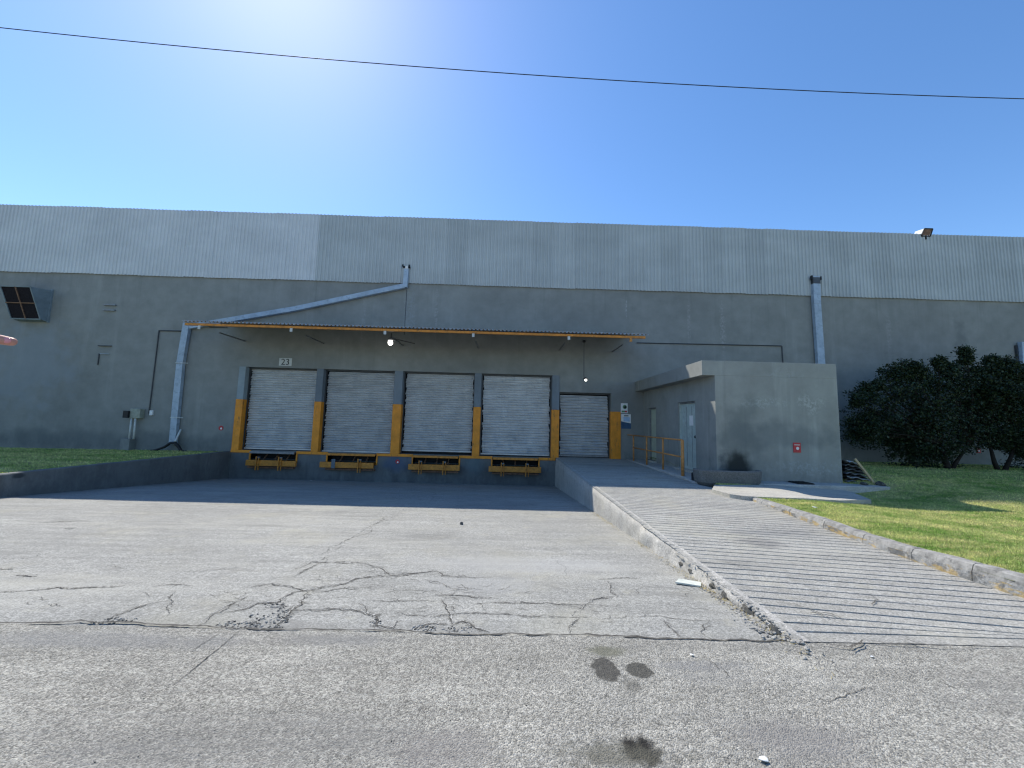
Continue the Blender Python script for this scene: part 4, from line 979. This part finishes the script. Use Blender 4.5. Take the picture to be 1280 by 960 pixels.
# raised walkway beside the annex, base slab and path
wk = MB(); vs, fs = [], []; n_ = 24
for i in range(n_+1):
    y = 10.1 + (YW-10.1)*i/n_; xe = 4.86 + .03*mn.noise(Vector((y*2,0,0))); zt_ = AZ-.045 - .05*sm(11.4, 10.1, y)
    for (x, z) in ((xe-.01, zr(y)-.05), (xe, zt_-.02), (xe+.03, zt_), (AX+.01, zt_+.005)): vs.append((x, y, z + .006*mn.noise(Vector((x*9,y*5,z)))))
for i in range(n_):
    for k in range(3): fs.append((i*4+k, i*4+k+1, (i+1)*4+k+1, (i+1)*4+k))
fs.append((0,1,2,3)); wk.add(vs, fs); tag(wk.build('walkway', M_conc, fix=False), kind='structure')
m = MB(); m.box(5.1, 9.75, 9.95, AY+.05, -.15, .105); tag(m.build('base_slab', M_conc, bevel=.02), kind='structure')
m = MB(); m.box(9.0+.02, 9.75, AY+.05, 11.6, -.15, .10); tag(m.build('base_slab_end', M_conc, bevel=.02), kind='structure')
pp = [ats(x, y) for x, y in SLABPX]
m = MB(); vs = [tuple(p) for p in pp]+[(p.x, p.y, -.35) for p in pp]
n_ = len(pp); m.add(vs, [tuple(range(n_))]+[(i, i+n_, (i+1) % n_+n_, (i+1) % n_) for i in range(n_)]); tag(m.build('path_slab', M_slab), kind='structure')
# concrete basin in front of the annex
a_ = aty(869,590,10.0); b_ = aty(957,592,10.0); bx0, bx1 = a_.x, b_.x; zb, zt2 = -.02, aty(915,588.5,9.85).z
bs = MB(); prof = []; n_ = 20
def oval(i, k, gr=0):
    t = math.pi + math.pi*i/n_; cx = (bx0+bx1)/2; rx = (bx1-bx0)/2-.03+gr; ry = .42+gr
    return (cx+rx*math.copysign(abs(math.cos(t))**.8, math.cos(t)), 10.2+ry*math.copysign(abs(math.sin(t))**.8, math.sin(t)))
rings = [(0, -.10, zb), (0, -.03, zb+.12), (0, .0, zt2-.03), (0, -.02, zt2), (0, -.10, zt2), (0, -.12, zt2-.18)]
vs, fs = [], []
for (_, gr, z) in rings:
    for i in range(n_+1):
        x, y = oval(i, 0, gr); vs.append((x+.01*mn.noise(Vector((x*5,y*5,z*5))), y, z+.008*mn.noise(Vector((x*4,y*4,3)))))
for k in range(5):
    for i in range(n_): fs.append((k*(n_+1)+i, k*(n_+1)+i+1, (k+1)*(n_+1)+i+1, (k+1)*(n_+1)+i))
fs.append(tuple(5*(n_+1)+i for i in range(n_+1)))
bs.add(vs, fs); t = empty('concrete_basin', ((bx0+bx1)/2, 10.1, .0), 'low rounded concrete basin blackened by soot against the annex wall', 'basin')
bs.build('basin_wall', apron_mat('sooty concrete', (.15,.15,.145)), t, smooth=False)
m = MB(); m.box(bx0+.10, bx1-.10, 10.18, AY-.004, zb, zt2-.13); m.build('ash_bed', M_black, t, bevel=.02)
# flat dark grating on the base slab
p = aty(1003,599,10.15); m = MB(); m.box(p.x-.2, p.x+.2, 10.0, 10.4, .107, .125)
for k in range(5): m.box(p.x-.19+k*.085, p.x-.16+k*.085, 10.01, 10.39, .125, .14)
o = m.build('drain_grate', M_black, origin=p); tag(o, 'dark metal grate lying on the slab at the foot of the annex wall', 'grate')

# handrail
hr = empty('handrail', (4.9, 13.0, .14), 'orange painted pipe handrail between the ramp and the annex doors', 'handrail')
ZB_ = .13
base = [atz(792,577.5,ZB_), atz(808.5,582,ZB_), atz(829,587,ZB_), atz(853.5,592,ZB_)]
XH = sum(p.x for p in base)/4
posts = [atx(x, y, XH) for x, y in ((792,577.5),(808.5,582),(829,587),(853.5,592))]
tops = [atx(792,546.5,XH), atx(808.5,546,XH), atx(829,547,XH), atx(853.5,547.5,XH)]
zt3 = sum(p.z for p in tops)/4
for i, p in enumerate(posts):
    m = MB(); m.tube([(XH, p.y, ZB_-.03), (XH, p.y, zt3)], .028 if i != 3 else .045, 10); m.build('post', M_rail, hr, smooth=True)
for zz in (zt3, (zt3+ZB_)/2+.02):
    m = MB(); m.tube([(XH, posts[0].y, zz), (XH, posts[-1].y, zz)], .024, 10); m.build('rail', M_rail, hr, smooth=True)
# return rail to the wall side
m = MB(); m.tube([(XH, posts[0].y, zt3), (XH, YW-.02, zt3)], .02, 8); m.build('rail', M_rail, hr)

# ------------------------------------------------------------------ debris beside the annex
def wavy(x0, x1, y0, y1, z, amp, m, name, origin, nx=14):
    vs, fs = [], []
    for i in range(nx+1):
        x = x0+(x1-x0)*i/nx
        for y, dz in ((y0, 0), (y1, .03)):
            zz = z + amp*math.sin(i*1.1+z*30) + dz - .10*((i/nx)**2)
            vs += [(x, y, zz), (x, y, zz+.014)]
    for i in range(nx):
        k = i*4; fs += [(k, k+4, k+6, k+2), (k+1, k+3, k+7, k+5), (k, k+1, k+5, k+4), (k+2, k+6, k+7, k+3)]
    return MB().add(vs, fs).build(name, m, origin)
bx = 9.06
t = empty('bent_sheet_stack', (9.4, 10.8, .1), 'untidy stack of bent dark roofing sheets leaning against the right side of the annex', 'debris')
Mf = simple('dirty roofing sheet', (.16,.17,.18), .8, 0, .2, .4, 8); Mg = simple('pale broken board', (.34,.37,.40), .8, 0, .2, .3, 8)
for k in range(11):
    z = .14 + k*.052; L_ = .75 - .03*k + random.uniform(-.06, .05); m_ = Mg if k in (2, 10) else (M_black if k % 2 else Mf)
    wavy(bx, bx+L_, 10.45+random.uniform(-.05,.05), 11.3, z+.02, .018, m_, 'bent_sheet', t)
a_, b_ = aty(1068.5,573.5,10.4), aty(1092.5,603.5,10.3)
m = MB(); m.bar(a_, b_, .05, .04); o = m.build('timber_stick', M_wood, origin=b_); tag(o, 'thin pale timber stick leaning on the stack of bent sheets', 'stick')
for k, (x, y, s_) in enumerate(((1100,606,.12),(1108,606.5,.09),(1080,602,.10))):
    p = aty(x, y, 10.2); m = MB(); stone(m, (p.x, 10.2, .13 if k != 1 else .03), s_); o = m.build('concrete_chunk', M_tar, origin=p)
    tag(o, ('dark concrete lump at the right tip of the annex slab', 'smaller dark lump lying past the tip of the annex slab', 'dark lump on the slab under the leaning timber stick')[k], 'rubble')

# ------------------------------------------------------------------ litter
p = atp(863, 731); m = MB(); mat_ = Matrix.Rotation(-.35, 3, 'Z')
cs = [mat_ @ Vector(v) for v in ((-.14,-.055,0),(.09,-.06,0),(.10,.045,0),(-.10,.055,0))]
m.add([tuple(p+c+Vector((0,0,.012))) for c in cs]+[tuple(p+c+Vector((0,0,.026))) for c in cs], [(0,3,2,1),(4,5,6,7),(0,1,5,4),(1,2,6,5),(2,3,7,6),(3,0,4,7)])
o = m.build('board_scrap', simple('pale board', (.52,.54,.48), .7), origin=p); tag(o, 'flat pale green grey board scrap lying beside the broken ramp edge', 'board')
def scrap(px, py, s_, label, f=atz):
    p = f(px, py); m = MB(); n_ = 6; vs = [(p.x+s_*math.cos(k*1.05)*random.uniform(.5,1), p.y+s_*.6*math.sin(k*1.05)*random.uniform(.5,1), p.z+.004+random.uniform(0, s_*.3)) for k in range(n_)]
    m.add(vs+[(a_, b_, c+.003) for a_, b_, c in vs], [tuple(range(n_)), tuple(range(2*n_-1, n_-1, -1))]+[(i, (i+1) % n_, (i+1) % n_+n_, i+n_) for i in range(n_)])
    o = m.build('paper_scrap', M_white, origin=p); tag(o, label, 'litter')
scrap(865,820,.018,'small white paper scrap on the street right of the oil stains'); scrap(955,952,.03,'crumpled white paper at the bottom edge of the picture')
scrap(1090,822,.014,'tiny white scrap below the foot of the ramp'); scrap(1018,635,.07,'flat whitish scrap lying on the lawn near the kerb', lambda x, y: atz(x, y, .1))
scrap(574,602,.05,'small white scrap at the foot of the dock between third and fourth bays', atp); scrap(651,606,.06,'white scrap at the foot of the dock below the fourth leveller', atp); scrap(389,601,.05,'white scrap at the foot of the dock below the pillar of the second bay', atp)
p = atp(577,656); tag(MB().sphere((p.x,p.y,p.z+.02), .03, n=8, m=6, jit=.2).build('pebble', M_tar, origin=p), 'single dark pebble on the sunlit apron behind the shadow line', 'stone')

# ------------------------------------------------------------------ overhead cable
m = MB(); c0, c1, c2 = aty(0,34.5,7), aty(640,92,7), aty(1280,123.5,7)
def cable(x):
    L0 = (x-c1.x)*(x-c2.x)/((c0.x-c1.x)*(c0.x-c2.x)); L1 = (x-c0.x)*(x-c2.x)/((c1.x-c0.x)*(c1.x-c2.x)); L2 = (x-c0.x)*(x-c1.x)/((c2.x-c0.x)*(c2.x-c1.x))
    return c0.z*L0+c1.z*L1+c2.z*L2
m.tube([(x, 7, cable(x)) for x in lin(-30, 30, 60)], .008, 6); o = m.build('overhead_cable', M_black, smooth=True); tag(o, 'thin black cable sagging across the sky in front of the warehouse', 'cable')

# ------------------------------------------------------------------ bush trees
def tree(name, label, base, clumps, trunks, nleaf, Yc, group):
    t = empty(name, base, label, 'tree', group)
    tr = MB(); tips = []
    for path, r in trunks:
        pts = [Vector(p) for p in path]; tr.tube(pts, [r*(1-.6*i/(len(pts)-1)) for i in range(len(pts))], 8)
    cs = [(aty(px, py, Yc+dy), rp*1.08*(Yc+dy)/F) for px, py, rp, dy in clumps]
    top = Vector(trunks[0][0][-1])
    for c, r in cs:
        st = min([Vector(pp[-1]) for pp, _ in trunks] , key=lambda q_: (q_-c).length)
        mid = st.lerp(c, .5) + Vector((random.uniform(-.2,.2), random.uniform(-.2,.2), .1)); tr.tube([st, mid, c], [.05,.03,.012], 6)
        for k in range(11):
            d = Vector((random.gauss(0,1), random.gauss(0,1), random.gauss(.3,1))).normalized(); e_ = c + d*r*random.uniform(.7,1.3)
            m2 = c.lerp(e_, .5)+Vector((0,0,.05)); tr.tube([c, m2, e_], [.014,.009,.004], 4, False); tips.append((c, e_, r))
    tr.build('trunk', M_bark, t, smooth=True)
    P, D = [], []
    for k in range(nleaf):
        if random.random() < .55:
            c, e_, r = random.choice(tips); u_ = random.random()**.6; p = c.lerp(e_, u_*1.08) + Vector((random.gauss(0,.065), random.gauss(0,.065), random.gauss(0,.065)))
        else:
            c, r = random.choice(cs); d = Vector((random.gauss(0,1), random.gauss(0,1), random.gauss(0,1))).normalized(); p = c + d*r*random.random()**.45*(.82+.28*mn.noise(c+d*2.3))
        if p.z < .25: continue
        P.append(p)
    N_ = len(P); P = np.array([tuple(p) for p in P]); A = np.random.randn(N_, 3); A /= np.linalg.norm(A, axis=1)[:, None]; B = np.cross(A, np.random.randn(N_, 3)); B /= np.linalg.norm(B, axis=1)[:, None]
    L_ = (.022+.07*np.random.rand(N_)**2)[:, None]; W2 = L_*.42
    V = np.stack([P, P+A*L_*.5+B*W2, P+A*L_*1.1, P+A*L_*.5-B*W2], 1)
    me = bpy.data.meshes.new('crown'); me.vertices.add(N_*4); me.vertices.foreach_set('co', (V-np.array(base)).reshape(-1)); me.loops.add(N_*4); me.loops.foreach_set('vertex_index', np.arange(N_*4, dtype=np.int32))
    me.polygons.add(N_); me.polygons.foreach_set('loop_start', np.arange(N_, dtype=np.int32)*4); me.update(calc_edges=True)
    at = me.attributes.new('tint', 'FLOAT', 'POINT'); at.data.foreach_set('value', np.repeat(np.random.rand(N_), 4).astype(np.float32)); me.materials.append(M_leaf)
    link_mesh('crown', me, t)
b1 = aty(1186,598,13.7); b1.z = .02; b2 = aty(1252,596,13.7); b2.z = .02
g1 = 'dark bushy trees against the right wall'
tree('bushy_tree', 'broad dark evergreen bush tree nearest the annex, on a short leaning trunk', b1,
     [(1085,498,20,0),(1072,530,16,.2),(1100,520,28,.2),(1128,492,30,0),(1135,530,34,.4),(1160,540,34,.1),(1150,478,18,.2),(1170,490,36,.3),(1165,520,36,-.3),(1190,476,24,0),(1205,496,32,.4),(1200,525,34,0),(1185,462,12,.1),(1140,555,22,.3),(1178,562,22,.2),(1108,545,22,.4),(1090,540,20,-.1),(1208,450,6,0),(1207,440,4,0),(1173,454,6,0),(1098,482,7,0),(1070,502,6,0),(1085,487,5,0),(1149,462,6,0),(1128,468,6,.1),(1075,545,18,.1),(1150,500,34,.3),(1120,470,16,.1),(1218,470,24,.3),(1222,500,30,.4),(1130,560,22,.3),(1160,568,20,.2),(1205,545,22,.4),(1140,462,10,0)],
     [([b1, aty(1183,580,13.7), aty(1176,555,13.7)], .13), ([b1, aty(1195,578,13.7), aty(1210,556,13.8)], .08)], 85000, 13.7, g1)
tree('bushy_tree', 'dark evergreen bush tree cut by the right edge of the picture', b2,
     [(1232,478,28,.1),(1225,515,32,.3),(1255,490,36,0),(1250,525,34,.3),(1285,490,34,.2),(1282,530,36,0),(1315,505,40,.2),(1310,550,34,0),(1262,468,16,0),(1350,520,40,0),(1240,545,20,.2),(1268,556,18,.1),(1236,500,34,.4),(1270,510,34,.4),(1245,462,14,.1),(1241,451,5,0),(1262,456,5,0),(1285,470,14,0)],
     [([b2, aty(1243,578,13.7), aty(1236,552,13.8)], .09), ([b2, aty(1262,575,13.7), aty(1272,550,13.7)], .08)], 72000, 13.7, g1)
for (px, lb, s_) in ((1122,'low dark plant at the wall foot left of the bush trees',.35), (1150,'low dark plant at the foot of the nearest bush tree',.4), (1205,'low dark plant between the two bush trunks',.25), (1275,'low dark plant under the rightmost bush tree',.5)):
    b_ = aty(px, 592, 14.6); b_.z = .03
    t = empty('low_plant', b_, lb, 'plant', 'low plants at the foot of the right wall'); m = MB(); lf = MB()
    for k in range(10):
        d = Vector((random.gauss(0,.8), random.gauss(0,.5), 1)).normalized(); m.tube([b_, b_+d*s_], [.01,.004], 4, False)
        for j in range(45):
            p = b_+d*s_*random.random() + Vector((random.gauss(0,.2), random.gauss(0,.15), random.gauss(0,.06))); p.z = max(p.z, .05); A = Vector((random.gauss(0,1), random.gauss(0,1), random.gauss(0,1))).normalized()*.09; B = A.orthogonal().normalized()*.025
            n = len(lf.v); lf.v += [tuple(p), tuple(p+A*.5+B), tuple(p+A), tuple(p+A*.5-B)]; lf.f.append((n, n+1, n+2, n+3))
    m.build('stem', M_bark, t, fix=False); lf.build('foliage', M_leaf, t, fix=False)

# ------------------------------------------------------------------ the pointing person (only a fingertip enters the frame)
def skin_mesh(name, nodes, edges, m, parent, sub=2, origin=(0,0,0)):
    """nodes: (pos, rx, ry)"""
    me = bpy.data.meshes.new(name); o_ = Vector(origin); me.from_pydata([tuple(Vector(n[0])-o_) for n in nodes], edges, []); me.materials.append(m)
    o = link_mesh(name, me, parent)
    md = o.modifiers.new('skin', 'SKIN'); md.use_smooth_shade = True
    for i, n in enumerate(nodes):
        sv = me.skin_vertices[0].data[i]; sv.radius = (n[1], n[2]); sv.use_root = (i == 0)
    s = o.modifiers.new('sub', 'SUBSURF'); s.levels = sub; s.render_levels = sub
    return o
M_skin = simple('skin', (.50,.24,.18), .5, 0, .4, .1, 12)
M_skin.node_tree.nodes['Principled BSDF'].inputs['Subsurface Weight'].default_value = .0
M_shirt = simple('dark blue work shirt', (.05,.08,.14), .9, 0, .1, .15, 20); M_trouser = simple('grey trousers', (.09,.09,.095), .9, 0, .1, .15, 20); M_hair = simple('black hair', (.012,.01,.009), .6)
tip = aty(24, 428, .60)
dirf = Vector((-.97, -.20, .035)).normalized()      # from fingertip back to the hand
PB = Vector((-1.66, .22, 0))
pe = empty('person', PB, 'person pointing from the left with one finger across the edge of the picture', 'person')
def A3(x, y, z): return PB + Vector((x, y, z))
# arm joints
kn = tip + dirf*.078; wr = kn + dirf*.088 + Vector((0, -.01, -.012)); el = wr + Vector((-.235, -.10, -.055)); sh = A3(.17, -.02, 1.36)
nodes = [(A3(0,0,.92),.12,.09), (A3(0,0,1.08),.12,.085), (A3(0,0,1.25),.13,.095), (A3(0,0,1.38),.12,.09), (A3(0,.01,1.45),.055,.055), (A3(0,.02,1.52),.055,.06),
         (sh,.06,.06), (el,.042,.042), (wr,.026,.022),
         (A3(-.18,-.02,1.36),.06,.06), (A3(-.24,-.03,1.08),.042,.042), (A3(-.23,.05,.84),.028,.025),
         (A3(.09,0,.86),.09,.09), (A3(.10,.02,.48),.06,.065), (A3(.11,-.01,.09),.04,.045), (A3(-.09,0,.86),.09,.09), (A3(-.11,.0,.48),.06,.065), (A3(-.13,-.03,.09),.04,.045)]
ed = [(0,1),(1,2),(2,3),(3,4),(4,5),(3,6),(6,7),(7,8),(3,9),(9,10),(10,11),(0,12),(12,13),(13,14),(0,15),(15,16),(16,17)]
body = skin_mesh('body', nodes, ed, M_skin, pe, 2, PB)
# head
hd = MB(); hc = A3(0,.03,1.63)
hd.sphere((0,0,0), 1, n=28, m=22)
vs = []
for v in hd.v:
    x, y, z = v; r_ = 1
    px_, py_, pz_ = x*.076, y*.096, z*.118
    if z < -.1: px_ *= 1-.28*(-z-.1); py_ *= 1-.05*(-z)
    if y > .75: py_ += .022*math.exp(-((x/.16)**2+((z+.12)/.2)**2)); py_ -= .010*(math.exp(-(((abs(x)-.38)/.16)**2+((z-.05)/.12)**2))); py_ += .006*math.exp(-((x/.3)**2+((z+.5)/.08)**2))
    vs.append((hc.x+px_, hc.y+py_, hc.z+pz_))
hd.v = vs; hd.build('head', M_skin, pe, smooth=True)
for sx in (-1, 1):
    MB().sphere((hc.x+sx*.030, hc.y+.078, hc.z+.008), .012, n=10, m=8).build('eye', M_white, pe, smooth=True)
    MB().sphere((hc.x+sx*.077, hc.y-.005, hc.z-.005), .010, .020, .032, n=8, m=8).build('ear', M_skin, pe, smooth=True)
MB().sphere((hc.x, hc.y+.083, hc.z-.058), .026, .008, .006, n=10, m=6).build('mouth', M_red, pe, smooth=True)
hm = MB(); hm.sphere((hc.x, hc.y-.014, hc.z+.022), .084, .098, .108, 24, 16); keep = [f for f in hm.f if all(hm.v[i][2] > hc.z+.055 or hm.v[i][1] < hc.y-.02 for i in f) and all(hm.v[i][2] > hc.z-.06 for i in f)]; hm.f = keep; hm.build('hair', M_hair, pe, smooth=True, fix=False)
# clothes
skin_mesh('shirt', [(A3(0,0,.82),.20,.17), (A3(0,0,.96),.20,.165), (A3(0,0,1.25),.18,.14), (A3(0,0,1.385),.135,.10), (sh,.078,.078), (sh.lerp(el,.9),.06,.06), (A3(-.18,-.02,1.36),.078,.078), (A3(-.22,-.027,1.14),.062,.062)], [(0,1),(1,2),(2,3),(3,4),(4,5),(3,6),(6,7)], M_shirt, pe, 2, PB)
skin_mesh('trousers', [(A3(0,0,.95),.18,.15), (A3(.09,0,.84),.105,.105), (A3(.10,.02,.48),.075,.08), (A3(.11,-.01,.08),.06,.065), (A3(-.09,0,.84),.105,.105), (A3(-.11,.0,.48),.075,.08), (A3(-.13,-.03,.08),.06,.065)], [(0,1),(1,2),(2,3),(0,4),(4,5),(5,6)], M_trouser, pe, 2, PB)
for x_ in (.11, -.13): skin_mesh('shoe', [(A3(x_,-.05,.045),.04,.04), (A3(x_,.06,.04),.045,.038), (A3(x_,.16,.03),.04,.028)], [(0,1),(1,2)], M_black, pe, 2, PB)
# pointing hand: palm and five fingers, index stretched out
f_ = -dirf; upv = Vector((0,0,1)); sdv = f_.cross(upv).normalized(); up2 = sdv.cross(f_).normalized()     # sdv points towards the viewer's side
def H(a_, b_, c): return wr + f_*a_ + up2*b_ + sdv*c
skin_mesh('hand', [(wr,.024,.020), (H(.03,0,0),.030,.018), (H(.06,-.004,0),.036,.016), (H(.085,.012,0),.022,.013), (H(.082,-.022,0),.022,.013)], [(0,1),(1,2),(2,3),(2,4)], M_skin, pe, 2, PB)
root = H(.075,.016,0)
skin_mesh('index_finger', [(root,.0105,.010), (root.lerp(tip,.40),.0092,.009), (root.lerp(tip,.72)+up2*.001,.0084,.008), (tip-f_*.010,.0078,.0072), (tip-f_*.004,.006,.0055)], [(0,1),(1,2),(2,3),(3,4)], M_skin, pe, 2, PB)
for k, (b0, L_) in enumerate(((.000,.044), (-.017,.040), (-.033,.032))):
    c0_ = H(.088-.006*k, b0, .0); c1_ = c0_ + f_*L_*.75 + sdv*.012; c2_ = c1_ + sdv*L_*.65 - f_*.012; c3_ = c2_ - f_*L_*.6
    skin_mesh('finger', [(c0_,.0100,.0095), (c1_,.0092,.0088), (c2_,.0085,.0080), (c3_,.0075,.0070)], [(0,1),(1,2),(2,3)], M_skin, pe, 2, PB)
skin_mesh('thumb', [(H(.025,.012,.006),.012,.011), (H(.050,.026,.020),.0105,.0098), (H(.078,.016,.030),.0095,.0088), (H(.096,.004,.030),.008,.007)], [(0,1),(1,2),(2,3)], M_skin, pe, 2, PB)
M_nail = simple('fingernail', (.62,.25,.27), .3, 0, .5, .05)
b_ = MB(); b_.sphere((0,0,0), 1, n=10, m=6); nc = tip-f_*.0095+(-Vector((0,1,0)))*.0062+up2*.0008
b_.v = [tuple(nc + f_*v[0]*.0062 + up2*v[2]*.0046 + Vector((0,-1,0))*v[1]*.0016) for v in b_.v]; b_.build('fingernail', M_nail, pe, smooth=True)
skin_mesh('hand', [(A3(-.23,.05,.84),.024,.02), (A3(-.23,.065,.78),.030,.018), (A3(-.23,.075,.745),.028,.016)], [(0,1),(1,2)], M_skin, pe, 2, PB)
for k in range(4):
    y0_ = .052+.016*k; skin_mesh('finger', [(A3(-.23,y0_,.75),.0095,.009), (A3(-.228,y0_+.006,.712-.004*(k in (1,2))),.009,.0085), (A3(-.218,y0_+.004,.682-.006*(k in (1,2))),.0075,.007)], [(0,1),(1,2)], M_skin, pe, 2, PB)
skin_mesh('thumb', [(A3(-.225,.085,.80),.011,.010), (A3(-.215,.110,.765),.010,.009), (A3(-.210,.112,.735),.008,.0075)], [(0,1),(1,2)], M_skin, pe, 2, PB)
